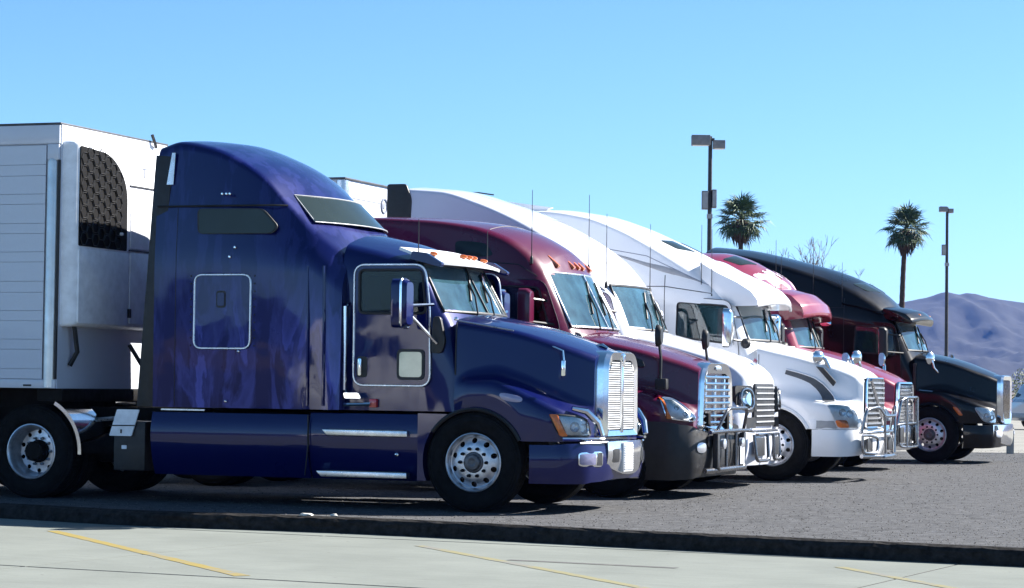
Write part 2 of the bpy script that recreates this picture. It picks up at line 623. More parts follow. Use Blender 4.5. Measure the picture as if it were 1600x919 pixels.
def cab_loft(st, zb, wb, n=60):
    """st rows: (u, w_eave, z_eave, z_top, corner radius, half width mid)"""
    st = sorted(st)
    xs = [s[0] for s in st]
    us = sorted(set(list(np.linspace(xs[0], xs[-1], n)) + xs))
    cols = [pchip(xs, [s[k] for s in st], us) for k in range(1, 6)]
    secs = []
    for i, u in enumerate(us):
        we, ze, zt, r, wm = (c[i] for c in cols)
        zm = min(2.6, ze - 0.25)
        d = zt - ze
        cp = [(wb, zb, 0), (wm, zm, 0.15), (we, ze, r)]
        cp += [(we * fy, zt - d * fd, 0.12) for fy, fd in ((0.8, 0.64), (0.55, 0.3), (0.28, 0.08))] + [(0, zt, 0)]
        secs.append((float(u), cp))
    return loft(secs)


def hood_loft(st, zbf, n=48, crease=0.05):
    """st rows: (u, fender half width, z fender crease, hood half width, z shoulder, z top)"""
    xs = [s[0] for s in st]
    us = sorted(set(list(np.linspace(xs[0], xs[-1], n)) + xs))
    cols = [pchip(xs, [s[k] for s in st], us) for k in range(1, 6)]
    secs = []
    for i, u in enumerate(us):
        wf, zc, wh, zs, zt = (c[i] for c in cols)
        zb = min(zbf(u), zc - 0.09)
        zs = zt - 0.55 * (zt - zs)
        cp = [(wf * 0.985, zb, 0), (wf, (zb + zc) / 2, 0.05), (wf - 0.015, zc - 0.03, 0.09), (wh + 0.015, zc + crease, 0.10),
              (wh - 0.005, zs, 0.085), (0.55 * wh, zt - 0.3 * (zt - zs), 0.12), (0.25 * wh, zt - 0.06 * (zt - zs), 0.1), (0, zt, 0)]
        secs.append((float(u), cp))
    return loft(secs)


def arch_z(u, r=0.55, zc=0.5, zlow=0.72, u0=0.0):
    d = abs(u - u0)
    if d < r:
        z = zc + math.sqrt(r * r - d * d)
    else:
        z = zlow
    return max(z, zlow) if u > u0 else z


def cut(o, cutters, angle=38):
    tmp = []
    for c in cutters:
        me, mt = c
        t = bpy.data.objects.new('cutter', me)
        if len(me.materials) == 0:
            me.materials.append(MATS[mt])
        COL.objects.link(t)
        if o.parent is not None:
            t.parent = o.parent
        md = o.modifiers.new('b', 'BOOLEAN')
        md.operation = 'DIFFERENCE'
        md.solver = 'EXACT'
        md.object = t
        md.material_mode = 'TRANSFER'
        tmp.append(t)
    bpy.context.view_layer.update()
    dg = bpy.context.evaluated_depsgraph_get()
    me = bpy.data.meshes.new_from_object(o.evaluated_get(dg))
    o.modifiers.clear()
    o.data = me
    me.polygons.foreach_set('use_smooth', [True] * len(me.polygons))
    me.set_sharp_from_angle(angle=R(angle))
    for t in tmp:
        bpy.data.objects.remove(t, do_unlink=True)


def empty(name, loc, rz=0.0):
    o = bpy.data.objects.new(name, None)
    o.empty_display_size = 0.2
    COL.objects.link(o)
    o.location = loc
    o.rotation_euler = (0, 0, rz)
    return o


def tag(o, label=None, cat=None, group=None, kind=None):
    for k, v in (('label', label), ('category', cat), ('group', group), ('kind', kind)):
        if v:
            o[k] = v
    return o


def dup(o, parent, loc=None, rot=None, name=None):
    """copy of a part and of its own pieces, sharing mesh data"""
    c = o.copy()
    COL.objects.link(c)
    c.parent = parent
    if name:
        c.name = name
    if loc is not None:
        c.location = loc
    if rot is not None:
        c.rotation_euler = rot
    for ch in o.children:
        d = ch.copy()
        COL.objects.link(d)
        d.parent = c
    return c



simple('chip_pale', (0.155, 0.15, 0.14), 0.9, var=0.4, vscale=30)
simple('chip_dark', (0.022, 0.021, 0.020), 0.9, var=0.4, vscale=30)

# ------------------------------------------------------------------ the setting: ground, lot, kerb, road, hills, haze
ROAD = -0.145


def sheet(name, pts, z, mat):
    g = G().add([(x, y, z) for x, y in pts], [tuple(range(len(pts)))])
    return tag(g.build(name, mat, smooth=False), kind='structure')


sheet('ground', [(-9000, -9000), (9000, -9000), (9000, 9000), (-9000, 9000)], -0.30, 'desert')
KX = [-70, -14, -5.3, -3.7, -1.7, 1.5, 4.3, 12, 30, 70]
KY = [52, 28.6, 25.0, 24.0, 23.3, 21.5, 20.0, 15.9, 6.0, -16]
ks = np.arange(-60, 60.01, 0.12)
ky = pchip(KX, KY, ks)
lot = G()
m = len(ks)
lot.add([(float(a), float(b) + 0.10, 0.0) for a, b in zip(ks, ky)] + [(float(a), max(51.0, float(b) + 2), 0.0) for a, b in zip(ks, ky)],
        [(i, i + 1, m + i + 1, m + i) for i in range(m - 1)])
tag(lot.build('parking_lot', 'asphalt', smooth=False), kind='structure')
sheet('concrete_apron', [(-60, 50.5), (300, 50.5), (300, 140), (-60, 140)], -0.02, 'concrete_far')

rk = random.Random(3)
kerb = G()
rows = []
a0 = a1 = 0.0
for i, (x, y) in enumerate(zip(ks, ky)):
    a0 += rk.uniform(-0.012, 0.012) - a0 * 0.15
    a1 = rk.uniform(-0.012, 0.012)
    jt = 0.02 if i % 17 == 0 else 0.0
    prof = [(0.14, 0.004), (0.06 + a1 * 0.5, 0.006 + a1 * 0.3), (0.015 + a0 - jt * -1, -0.012 + a1 * 0.5), (-0.012 + a0 + jt, -0.045 + a1),
            (-0.02 + a1 + jt, -0.09 + a1), (-0.03 + a0 * 0.5, ROAD - 0.01)]
    nx, ny = 0.45, 0.89
    rows.append([(float(x) + nx * d, float(y) + ny * d, z) for d, z in prof])
n = len(rows[0])
kerb.add([p for r in rows for p in r], [(i * n + j, i * n + j + 1, (i + 1) * n + j + 1, (i + 1) * n + j) for i in range(len(rows) - 1) for j in range(n - 1)])
tag(kerb.build('kerb', 'kerb_rough', smooth=False), kind='structure')

road = sheet('road', [(-80, -60), (80, -60), (80, 60), (-80, 60)], ROAD - 0.004, 'joint')
e1 = Vector((0.902, -0.431)).normalized()
e2 = Vector((-e1.y, e1.x))
org = Vector((-2.6, 18.1)) + e1 * ((Vector((3.0, 18.6)) - Vector((-2.6, 18.1))).dot(e1))
SL, SW = 6.1, 4.6
slab_me = G().box(0.015, SL - 0.015, 0.03, SW - 0.03, -0.1, 0).mesh('slab')
slab_me.materials.append(MATS['concrete'])
for i in range(-5, 5):
    for j in range(-6, 3):
        p = org + e1 * (i * SL) + e2 * (j * SW)
        if abs(p.x) > 24 or p.y > 34 or p.y < -16:
            continue
        s = bpy.data.objects.new('slab', slab_me)
        COL.objects.link(s)
        s.parent = road
        s.location = (p.x, p.y, ROAD - rk.uniform(0.0, 0.0012))
        s.rotation_euler = (0, 0, math.atan2(e1.y, e1.x))


def stripe(name, p0, p1, w, mat, label, cat='marking', kind='structure'):
    p0, p1 = Vector(p0), Vector(p1)
    d = (p1 - p0).normalized()
    q = Vector((-d.y, d.x)) * w / 2
    k = 30
    g = G()
    vs = []
    for t in range(k + 1):
        c = p0.lerp(p1, t / k)
        e = rk.uniform(0.85, 1.1)
        vs += [(c.x + q.x * e, c.y + q.y * e, ROAD + 0.0022), (c.x - q.x * e, c.y - q.y * e, ROAD + 0.0022)]
    g.add(vs, [(2 * t, 2 * t + 2, 2 * t + 3, 2 * t + 1) for t in range(k)])
    o = g.build(name, mat, smooth=False)
    return tag(o, label, cat, 'painted lines on the concrete road' if cat == 'marking' else None)


stripe('painted_line', (-4.35, 23.0), (-1.98, 18.0), 0.12, 'yellow_line', 'worn yellow line on concrete at the left, clearest of the three', kind=None)
stripe('painted_line', (-0.80, 21.6), (1.10, 17.1), 0.10, 'yellow_faint', 'thin faded yellow line on concrete below the blue truck bumper', kind=None)
stripe('painted_line', (2.70, 19.7), (3.30, 17.6), 0.10, 'yellow_faint', 'barely visible pale line on concrete at the lower right', kind=None)
stripe('tyre_scuff', (0.0, 20.0), (1.35, 19.35), 0.10, 'scuff', 'dark grey tyre scuff across the faded line on concrete', cat='scuff mark', kind=None)

# broken white chunks lying on the kerb
for (x, y, sx, sy, sz, lab) in ((-1.98, 23.50, 0.07, 0.03, 0.018, 'long whitish concrete chip lying on the kerb edge, left of the smaller one'),
                                (-1.70, 23.43, 0.04, 0.025, 0.016, 'small whitish concrete chip on the kerb edge beside a longer one')):
    bm = bmesh.new()
    bmesh.ops.create_icosphere(bm, subdivisions=2, radius=1)
    for v in bm.verts:
        f = 1 + rk.uniform(-0.28, 0.2)
        v.co = Vector((v.co.x * sx * f, v.co.y * sy * f, max(-0.02, v.co.z * sz * f)))
    me = bpy.data.meshes.new('concrete_chip')
    bm.to_mesh(me)
    bm.free()
    o = finish('concrete_chip', me, 'kerb_chunk', smooth=False)
    o.location = (x, y, 0.015)
    tag(o, lab, 'debris', 'concrete chips on the kerb')

# hills
HX = [-6000, -3500, -2200, -1200, -400, 0, 300, 450, 560, 651, 690, 724, 745, 758, 790, 851, 1000, 1250, 1600, 2300, 3200, 6000]
HZ = [60, 160, 90, 130, 60, 40, 60, 85, 122, 146, 154, 163, 160.5, 163, 157, 148, 138, 120, 170, 110, 180, 60]


def fbm(x, y, seed):
    r = np.random.RandomState(seed)
    out = np.zeros_like(x)
    amp, fr = 1.0, 1 / 520.0
    for o in range(6):
        for _ in range(4):
            th = r.uniform(0, 6.28)
            out += amp * 0.5 * np.sin((x * math.cos(th) + y * math.sin(th)) * fr * 6.28 * r.uniform(0.7, 1.4) + r.uniform(0, 6.28))
        amp *= 0.52
        fr *= 2.03
    return out


hxs = np.unique(np.concatenate([np.linspace(-6000, 6000, 130), np.linspace(420, 1100, 240)]))
hys = np.linspace(2400, 5200, 130)
XX, YY = np.meshgrid(hxs, hys)
Q = pchip(HX, HZ, hxs)[None, :]
T = np.clip((YY - 2400) / 1600, 0, 1)
prof = np.where(YY <= 4000, T ** 1.35, np.clip(1 - (YY - 4000) / 1500, 0, 1))
ridged = -np.abs(fbm(XX, YY * 0.45, 5)) * 9 - np.abs(fbm(XX * 2.3, YY * 0.9, 6)) * 6 + fbm(XX, YY, 9) * 6
ZZ = Q * prof + ridged * np.clip(4 * prof * (1.03 - prof), 0, 1)
nn = len(hxs)
hv = [(float(a), float(b), float(c) + 1.3) for a, b, c in zip(XX.ravel(), YY.ravel(), ZZ.ravel())]
hf = [(i * nn + j, i * nn + j + 1, (i + 1) * nn + j + 1, (i + 1) * nn + j) for i in range(len(hys) - 1) for j in range(nn - 1)]
hills = tag(G().add(hv, hf).build('hills', 'rock', angle=60), kind='structure')
h2 = hills.copy()  # unseen copy behind the camera, added to darken paint reflections
COL.objects.link(h2)
h2.rotation_euler = (0, 0, math.pi)

# loose stone chips all over the worn asphalt
rg = random.Random(21)
for gname, gmat, cnt in (('gravel', 'chip_pale', 15000), ('gravel', 'chip_dark', 12000)):
    g = G()
    for _ in range(cnt):
        y = 19.5 + 34 * rg.random() ** 1.5
        x = rg.uniform(-0.24, 0.24) * y
        yk = float(np.interp(x, ks, ky)) + 0.12
        if y < yk:
            continue
        s_ = rg.uniform(0.004, 0.0095) * (1 + (y - 20) / 45)
        a = rg.uniform(0, 6.28)
        ca, sa = math.cos(a) * s_, math.sin(a) * s_
        g.add([(x + ca, y + sa, 0.001), (x - sa, y + ca, 0.001), (x - ca * .8, y - sa * .8, 0.001), (x + sa, y - ca, 0.001), (x + ca * .2, y + sa * .2, s_ * rg.uniform(.5, .9))],
              [(0, 1, 4), (1, 2, 4), (2, 3, 4), (3, 0, 4)])
    tag(g.build(gname, gmat, smooth=False), kind='stuff')

# the air between: pale even haze round everything
hz = G().box(-7000, 7000, -5600, 5600, -1.5, 240).build('haze', None, smooth=False)
hm = bpy.data.materials.new('haze_air')
hm.use_nodes = True
hm.node_tree.nodes.clear()
ho = hm.node_tree.nodes.new("ShaderNodeOutputMaterial")
hvn = hm.node_tree.nodes.new("ShaderNodeVolumePrincipled")
hvn.inputs['Color'].default_value = (0.13, 0.30, 0.90, 1)
hvn.inputs['Density'].default_value = 0.000062
hvn.inputs['Anisotropy'].default_value = 0.0
hm.node_tree.links.new(hvn.outputs[0], ho.inputs['Volume'])
hz.data.materials.append(hm)
tag(hz, kind='stuff')


# ------------------------------------------------------------------ palms, bare tree, bush
def frond_mesh(seed, dead=False):
    r = random.Random(seed)
    g = G()
    L = r.uniform(0.8, 1.1)
    g.tube([(0, 0, 0), (L * 0.5, 0, 0.06), (L, 0, 0.05)], [0.028, 0.02, 0.016], 4)
    k = 15
    for i in range(k):
        a = -1.9 + 3.8 * i / (k - 1)
        ln = r.uniform(0.72, 1.15) * (1.0 - 0.12 * abs(a))
        d = Vector((math.cos(a), math.sin(a), 0))
        s = Vector((-d.y, d.x, 0)) * 0.042
        droop = r.uniform(0.1, 0.5)
        b = Vector((L, 0, 0.05))
        p1 = b + d * ln * 0.6 + Vector((0, 0, 0.06 - 0.03 * abs(a)))
        p2 = b + d * ln + Vector((0, 0, -droop * ln * 0.6))
        fold = Vector((0, 0, 0.03))
        g.add([b - s * 0.3, b + s * 0.3, p1 + s, p1 + fold, p1 - s, p2], [(0, 1, 3), (1, 2, 3), (0, 3, 4), (3, 2, 5), (4, 3, 5)])
    me = g.mesh('frond')
    me.materials.append(MATS['palm_leaf'])
    return me


FR = [frond_mesh(i) for i in range(4)]


def palm(loc, h, lean, label, seed, spread=1.0):
    r = random.Random(seed)
    root = empty('palm_tree', loc)
    pts, rs = [], []
    k = 40
    for i in range(k + 1):
        t = i / k
        pts.append((lean * t ** 1.5 * (1 if True else 0) + 0.10 * math.sin(t * 5), 0.06 * math.sin(t * 4), h * t))
        rs.append((0.27 - 0.09 * t) * (1 + 0.09 * (i % 2)) + (0.15 * (1 - t) ** 6))
    G().tube(pts, rs, 10).build('trunk', 'bark', root)
    top = Vector(pts[-1])
    # skirt of dead fronds hanging round the top of the trunk
    g = G()
    for i in range(150):
        a = r.uniform(0, 6.283)
        z0 = top.z - r.uniform(-0.15, 1.0)
        ln = r.uniform(0.8, 1.5)
        out = r.uniform(0.45, 0.85) * (1.0 - 0.35 * (top.z - z0))
        d = Vector((math.cos(a), math.sin(a), 0))
        s = Vector((-d.y, d.x, 0)) * r.uniform(0.07, 0.13)
        b = Vector((top.x, top.y, z0)) + d * 0.2
        m1 = b + d * out + Vector((0, 0, -ln * 0.45))
        m2 = b + d * (out * 0.75) + Vector((0, 0, -ln))
        g.add([b, m1 + s, m1 - s, m2 + s * 0.3, m2 - s * 0.3, m1 + d * 0.05], [(0, 1, 5), (0, 5, 2), (1, 3, 5), (5, 4, 2), (3, 4, 5)])
    tag(g.build('dead_frond_skirt', 'dead_frond', root, smooth=False), kind='stuff')
    n = 60
    for i in range(n):
        t = (i + 0.5) / n
        el = R(86 - 142 * t ** 0.9) + r.uniform(-0.12, 0.12)
        az = i * 2.39996 + r.uniform(-0.2, 0.2)
        f = bpy.data.objects.new('frond', FR[i % 4])
        COL.objects.link(f)
        f.parent = root
        f.location = (top.x, top.y, top.z + 0.05 - 0.25 * t)
        sc_ = r.uniform(0.85, 1.08) * spread
        f.scale = (sc_, sc_, sc_)
        f.rotation_euler = (r.uniform(-0.4, 0.4), -el, az)
    return tag(root, label, 'palm tree', 'fan palms standing beyond the lot')


palm((19.0, 200, -0.3), 15.6, 0.1, 'fan palm tree beside the nearer light pole, trunk hidden behind trucks', 11, 1.28)
palm((32.1, 200, -0.3), 15.0, 0.75, 'tall fan palm tree with bare trunk, left of the farther light pole', 23, 1.17)


def bare_tree(loc, h, label):
    r = random.Random(19)
    root = empty('bare_tree', loc)
    tr, tw = G(), G()

    def grow(p, d, ln, rad, lev):
        q = p + d * ln
        mid = p + d * ln * 0.5 + Vector((r.uniform(-1, 1), r.uniform(-1, 1), r.uniform(-.5, 1))) * ln * 0.06
        (tr if lev < 2 else tw).tube([p, mid, q], [rad, rad * 0.82, rad * 0.62], 5 if lev < 2 else 3)
        if lev >= 6:
            return
        k = 3 if lev < 3 else r.choice((2, 3, 3))
        for i in range(k):
            ax = d.orthogonal().normalized()
            ax.rotate(Matrix.Rotation(r.uniform(0, 6.28), 3, d))
            nd = d.copy()
            nd.rotate(Matrix.Rotation(R(r.uniform(14, 40)), 3, ax))
            nd = (nd + Vector((0, 0, 0.10))).normalized()
            grow(q, nd, ln * r.uniform(0.62, 0.82), max(0.011, rad * 0.60), lev + 1)

    grow(Vector((0, 0, 0)), Vector((0.03, 0, 1)), h * 0.30, 0.15, 0)
    tr.build('trunk', 'twig', root)
    tag(tw.build('crown', 'twig', root), kind='stuff')
    return tag(root, label, 'tree')


bare_tree((14.5, 110, -0.3), 8.5, 'leafless tree with thin pale twigs behind the black truck roof')


def bush(loc, rx, rz, label, nleaf=5200):
    r = random.Random(4)
    root = empty('bush', loc)
    g, st = G(), G()
    lobes = [(Vector((r.uniform(-1, 1) * rx * 0.6, r.uniform(-1, 1) * rx * 0.5, rz * r.uniform(0.45, 1.05))), r.uniform(0.35, 0.6)) for _ in range(14)]
    for c, q in lobes:
        st.tube([(0, 0, 0), c * 0.5 + Vector((r.uniform(-.1, .1), 0, 0)), c], [0.05, 0.03, 0.012], 5)
    for i in range(nleaf):
        c, q = r.choice(lobes)
        d = Vector((r.gauss(0, 1), r.gauss(0, 1), r.gauss(0, 1))).normalized()
        p = c + d * q * rx * 0.62 * r.uniform(0.55, 1.0)
        if p.z < 0.1:
            continue
        a = Vector((r.gauss(0, 1), r.gauss(0, 1), r.gauss(0, 1))).normalized() * 0.07
        b = a.orthogonal().normalized() * 0.035
        g.add([p - a, p + b, p + a, p - b], [(0, 1, 2), (0, 2, 3)])
    st.build('stem', 'bark', root)
    tag(g.build('foliage', 'bush_leaf', root, smooth=False), kind='stuff')
    return tag(root, label, 'bush')


bush((24.6, 110, -0.3), 2.1, 2.0, 'yellow green bush at the right edge beyond the silver car')


# ------------------------------------------------------------------ light poles, post
def light_pole(loc, h, label, full):
    root = empty('light_pole', loc)
    G().lathe([(0.095, 0), (0.08, h * 0.5), (0.065, h)], n=12, axis='z').build('pole', 'pole_dark', root)
    G().lathe([(0.22, 0), (0.22, 0.55), (0.17, 0.6)], n=14, axis='z').build('base', 'concrete_post', root)
    G().box(-0.14, 0.14, -0.03, 0.03, h - 0.16, h - 0.06).build('bracket', 'pole_dark', root)

    def head(x0, x1, y0, y1, z0, z1):
        hd = G().box(x0, x1, y0, y1, z0, z1).build('lamp_head', 'lamp_head', root, bevel=0.02)
        G().box(x0 + 0.05, x1 - 0.05, y0 + 0.05, y1 - 0.05, z0 - 0.012, z0 + 0.002).build('lens', 'white_plastic', hd)
        return hd

    if full:
        head(-0.64, -0.02, -0.30, 0.06, h - 0.32, h + 0.02)
        head(0.10, 0.50, -0.05, 0.35, h - 0.40, h - 0.12)
        for x0, x1, z in ((-0.27, -0.06, h - 2.45), (0.07, 0.22, h - 2.4)):
            b = G().box(x0, x1, -0.14, 0.10, z, z + 0.62).build('flood_lamp', 'lamp_head', root, bevel=0.02)
            G().box(x0 + 0.02, x1 - 0.02, -0.15, -0.14, z + 0.05, z + 0.57).build('lens', 'grey_plastic', b)
    else:
        head(-0.38, -0.02, -0.25, 0.10, h - 0.22, h + 0.02)
        head(0.06, 0.30, -0.05, 0.30, h - 0.26, h - 0.06)
        b = G().box(-0.24, -0.06, -0.12, 0.10, h - 2.25, h - 1.75).build('flood_lamp', 'lamp_head', root, bevel=0.02)
        G().box(-0.22, -0.08, -0.13, -0.12, h - 2.2, h - 1.8).build('lens', 'grey_plastic', b)
    G().box(-0.09, 0.09, -0.10, 0.10, h - 2.75, h - 2.6).build('clamp', 'grey_plastic', root)
    return tag(root, label, 'light pole', 'light poles round the lot')


light_pole((6.55, 80, -0.02), 9.68, 'tall dark light pole with twin box lamps, nearer one left of a palm', True)
light_pole((20.25, 112, -0.02), 9.85, 'farther slim light pole with small lamp heads in front of the hill', False)
o = G().box(-0.07, 0.07, -0.06, 0.06, 0, 0.55).build('post', 'concrete_post', bevel=0.012)
o.location = (10.42, 50.2, 0.0)
tag(o, 'short grey post in front of the black truck grille', 'post')


# ------------------------------------------------------------------ truck parts
def bilin(c, s, t):
    a, b, d, e = (Vector(q) for q in c)          # a=(0,0) b=(1,0) d=(1,1) e=(0,1)
    return a * (1 - s) * (1 - t) + b * s * (1 - t) + d * s * t + e * (1 - s) * t


def patch(name, c, mat, parent, bulge=0.03, th=0.03, lift=0.0, r=0.25, out=None, s0=0, s1=1, t0=0, t1=1, rings=4, bvh=None):
    """rounded, domed patch stretched over four corners (a lens, a badge, a pane)"""
    a, b, d, e = (Vector(q) for q in c)
    nrm = (b - a + d - e).cross(e - a + d - b).normalized()
    if out is not None and nrm.dot(Vector(out)) < 0:
        nrm = -nrm
    if out is not None and bvh is not None:
        nrm = Vector(out).normalized()
    ol = fillet([(s0, t0), (s1, t0), (s1, t1), (s0, t1)], r * min(s1 - s0, t1 - t0), 4)

    def base_pt(s, t):
        p = bilin(c, s, t)
        if bvh is not None:
            hit = bvh.ray_cast(p + nrm * 0.6, -nrm, 1.5)[0]
            if hit is not None:
                return hit
        return p
    cs, ct = (s0 + s1) / 2, (t0 + t1) / 2
    g = G()
    m = len(ol)
    vs = []
    for k in range(rings):
        q = 1 - k / rings
        for (s, t) in ol:
            p = base_pt(cs + (s - cs) * q, ct + (t - ct) * q) + nrm * (lift + bulge * (1 - q * q))
            vs.append(p)
    vs.append(base_pt(cs, ct) + nrm * (lift + bulge))
    base = len(vs)
    for (s, t) in ol:
        vs.append(base_pt(s, t) + nrm * (lift - th))
    fs = []
    for k in range(rings - 1):
        for j in range(m):
            fs.append((k * m + j, k * m + (j + 1) % m, (k + 1) * m + (j + 1) % m, (k + 1) * m + j))
    for j in range(m):
        fs.append(((rings - 1) * m + j, (rings - 1) * m + (j + 1) % m, base - 1))
        fs.append((base + j, base + (j + 1) % m, (j + 1) % m, j))
    fs.append(tuple(base + j for j in range(m))[::-1])
    return g.add(vs, fs).build(name, mat, parent)


def patch_rim(name, c, mat, parent, rad=0.012, lift=0.0, r=0.25, out=None, bvh=None):
    a, b, d, e = (Vector(q) for q in c)
    nrm = (b - a + d - e).cross(e - a + d - b).normalized()
    if out is not None and nrm.dot(Vector(out)) < 0:
        nrm = -nrm
    ol = fillet([(0, 0), (1, 0), (1, 1), (0, 1)], r, 4)
    if bvh is not None and out is not None:
        nrm = Vector(out).normalized()
    pts = []
    for s, t in ol:
        p = bilin(c, s, t)
        if bvh is not None:
            p = bvh.ray_cast(p + nrm * 0.6, -nrm, 1.5)[0] or p
        pts.append(p + nrm * lift)
    return G().tube(pts, rad, 6, closed=True).build(name, mat, parent)


def tree_of(*objs):
    """ray-cast tree over finished parts, in the truck's own axes"""
    from mathutils.bvhtree import BVHTree
    vs, fs = [], []
    for o in objs:
        k = len(vs)
        vs += [v.co.copy() for v in o.data.vertices]
        fs += [tuple(i + k for i in p.vertices) for p in o.data.polygons]
    return BVHTree.FromPolygons(vs, fs)


def side_seam(root, pts, body, mat='seal', r=0.006, sides=(-1, 1), name='panel_seam', step=0.12):
    """thin gap line laid on a body side; pts in (u,z), the depth comes from the skin itself"""
    t = tree_of(body)
    line = []
    for (a, b) in zip(pts[:-1], pts[1:]):
        n = max(1, int(math.hypot(b[0] - a[0], b[1] - a[1]) / step))
        line += [(a[0] + (b[0] - a[0]) * k / n, a[1] + (b[1] - a[1]) * k / n) for k in range(n)]
    line.append(pts[-1])
    for s in sides:
        P = []
        for (u, z) in line:
            h = t.ray_cast(Vector((u, s * 3, z)), Vector((0, -s, 0)), 4)[0]
            if h is not None:
                P.append(h)
        if len(P) > 1:
            G().tube(P, r, 5).build(name, mat, root)


def rivets(root, pts, body, sides=(-1, 1), r=0.011, mat='grey_plastic'):
    t = tree_of(body)
    me = G().lathe([(r, 0), (r, .003), (r * .5, .007), (.001, .008)], n=7, axis='y', cap=False).mesh('rivet')
    me.materials.append(MATS[mat])
    for s in sides:
        for (u, z) in pts:
            h = t.ray_cast(Vector((u, s * 3, z)), Vector((0, -s, 0)), 4)[0]
            if h is not None:
                put('rivet', me, root, h, 0 if s > 0 else math.pi)


def top_seam(root, u, y0, y1, body, r=0.006, n=14):
    t = tree_of(body)
    P = []
    for k in range(n + 1):
        h = t.ray_cast(Vector((u, y0 + (y1 - y0) * k / n, 6)), Vector((0, 0, -1)), 6)[0]
        if h is not None:
            P.append(h)
    if len(P) > 1:
        G().tube(P, r, 5).build('panel_seam', 'seal', root)


def visor_solid(root, prof, s, w, zdrop, mat, name='visor', w_rear=None, n=17):
    """thick sun visor: side profile (u,z) carried across the cab, bowed back and down to the sides"""
    u0, u1 = min(p[0] for p in prof), max(p[0] for p in prof)
    pf = fillet(prof, 0.03, 3)
    m = len(pf)
    vs, fs = [], []
    for i in range(n):
        p = -1 + 2 * i / (n - 1)
        for (u, z) in pf:
            f = (u - u0) / (u1 - u0)
            ww = (w_rear or w) * (1 - f) + w * f
            vs.append((u - s * p * p * f, p * ww, z - zdrop * p * p))
    for i in range(n - 1):
        for j in range(m):
            fs.append((i * m + j, i * m + (j + 1) % m, (i + 1) * m + (j + 1) % m, (i + 1) * m + j))
    fs += [tuple(range(m)), tuple(range((n - 1) * m, n * m))[::-1]]
    return G().add(vs, fs).build(name, mat, root, bevel=0.012, angle=40)


WH = {}


def wheel_meshes():
    tp = [(0.292, -0.11), (0.33, -0.135), (0.42, -0.146), (0.475, -0.130), (0.502, -0.108), (0.510, -0.100)]
    for y in (-0.062, -0.022, 0.022, 0.062):
        tp += [(0.510, y - 0.008), (0.497, y - 0.006), (0.497, y + 0.006), (0.510, y + 0.008)]
    tp += [(0.510, 0.100), (0.502, 0.108), (0.490, 0.112), (0.475, 0.130), (0.462, 0.131), (0.455, 0.138), (0.42, 0.146), (0.36, 0.143), (0.33, 0.135), (0.292, 0.11)]
    WH['tyre'] = G().lathe(tp, n=56, cap=False).mesh('tyre')
    WH['tyre'].materials.append(MATS['rubber'])

    def holes(o, rad, r, n, h0, h1):
        g = G()
        for i in range(n):
            a = 2 * math.pi * (i + 0.5) / n
            g.lathe([(r, h0), (r, h1)], (rad * math.cos(a), 0, rad * math.sin(a)), 14)
        cut(o, [(g.mesh('c'), 'frame_black')])

    fr = [(0.30, 0.105), (0.302, 0.125), (0.292, 0.130), (0.272, 0.112), (0.262, 0.075), (0.250, 0.070), (0.20, 0.100), (0.165, 0.112), (0.105, 0.112),
          (0.105, 0.04), (0.165, 0.04), (0.20, 0.03), (0.25, 0.0), (0.27, -0.02), (0.28, -0.11), (0.30, -0.11)]
    o = G().lathe(fr + [fr[0]], n=56, cap=False).build('t', 'rim_metal')
    holes(o, 0.222, 0.0285, 10, -0.05, 0.2)
    WH['rim_front'] = o.data
    bpy.data.objects.remove(o)
    rr = [(0.30, 0.105), (0.302, 0.128), (0.290, 0.132), (0.274, 0.115), (0.264, 0.02), (0.250, -0.035), (0.235, -0.055), (0.185, -0.052), (0.12, -0.045),
          (0.12, -0.08), (0.24, -0.085), (0.27, -0.06), (0.28, -0.11), (0.30, -0.11)]
    o = G().lathe(rr + [rr[0]], n=56, cap=False).build('t', 'rim_metal')
    holes(o, 0.212, 0.024, 10, -0.2, 0.1)
    WH['rim_rear'] = o.data
    bpy.data.objects.remove(o)
    g = G().lathe([(0.108, 0.03), (0.108, 0.115), (0.098, 0.122), (0.085, 0.125), (0.080, 0.150), (0.072, 0.162), (0.045, 0.166), (0.02, 0.160), (0.001, 0.160)], n=28, cap=False)
    WH['hub_front'] = g.mesh('hub')
    WH['hub_front'].materials.append(MATS['hub_dark'])
    g = G().lathe([(0.125, -0.06), (0.125, -0.02), (0.112, -0.01), (0.108, 0.075), (0.09, 0.088), (0.001, 0.092)], n=28, cap=False)
    for i in range(8):
        a = i * math.pi / 4
        g.lathe([(0.012, 0.08), (0.012, 0.10)], (0.088 * math.cos(a), 0, 0.088 * math.sin(a)), 6)
    WH['hub_rear'] = g.mesh('hub')
    WH['hub_rear'].materials.append(MATS['frame_black'])
    for k, rad, h in (('nuts_front', 0.143, 0.112), ('nuts_rear', 0.146, -0.05)):
        g = G()
        for i in range(10):
            a = 2 * math.pi * i / 10
            g.lathe([(0.019, h - 0.02), (0.019, h + 0.012), (0.016, h + 0.018), (0.014, h + 0.045), (0.001, h + 0.05)], (rad * math.cos(a), 0, rad * math.sin(a)), 6, cap=False)
        WH[k] = g.mesh('lug_nuts')
        WH[k].materials.append(MATS['frame_black' if k == 'nuts_front' else 'steel_tube'])


wheel_meshes()


def put(name, me, parent, loc=(0, 0, 0), rz=0.0):
    o = bpy.data.objects.new(name, me)
    COL.objects.link(o)
    o.parent = parent
    o.location = loc
    o.rotation_euler = (0, 0, rz)
    return o


def wheel(root, u, side, front=True, y=1.075, steer=0.0, full=True, rad=0.51):
    t = put('tyre', WH['tyre'], root, (u, side * y, rad), (0 if side > 0 else math.pi) + steer)
    if full:
        k = 'front' if front else 'rear'
        put('rim', WH['rim_' + k], t)
        put('hub', WH['hub_' + k], t)
        put('lug_nuts', WH['nuts_' + k], t)
    return t


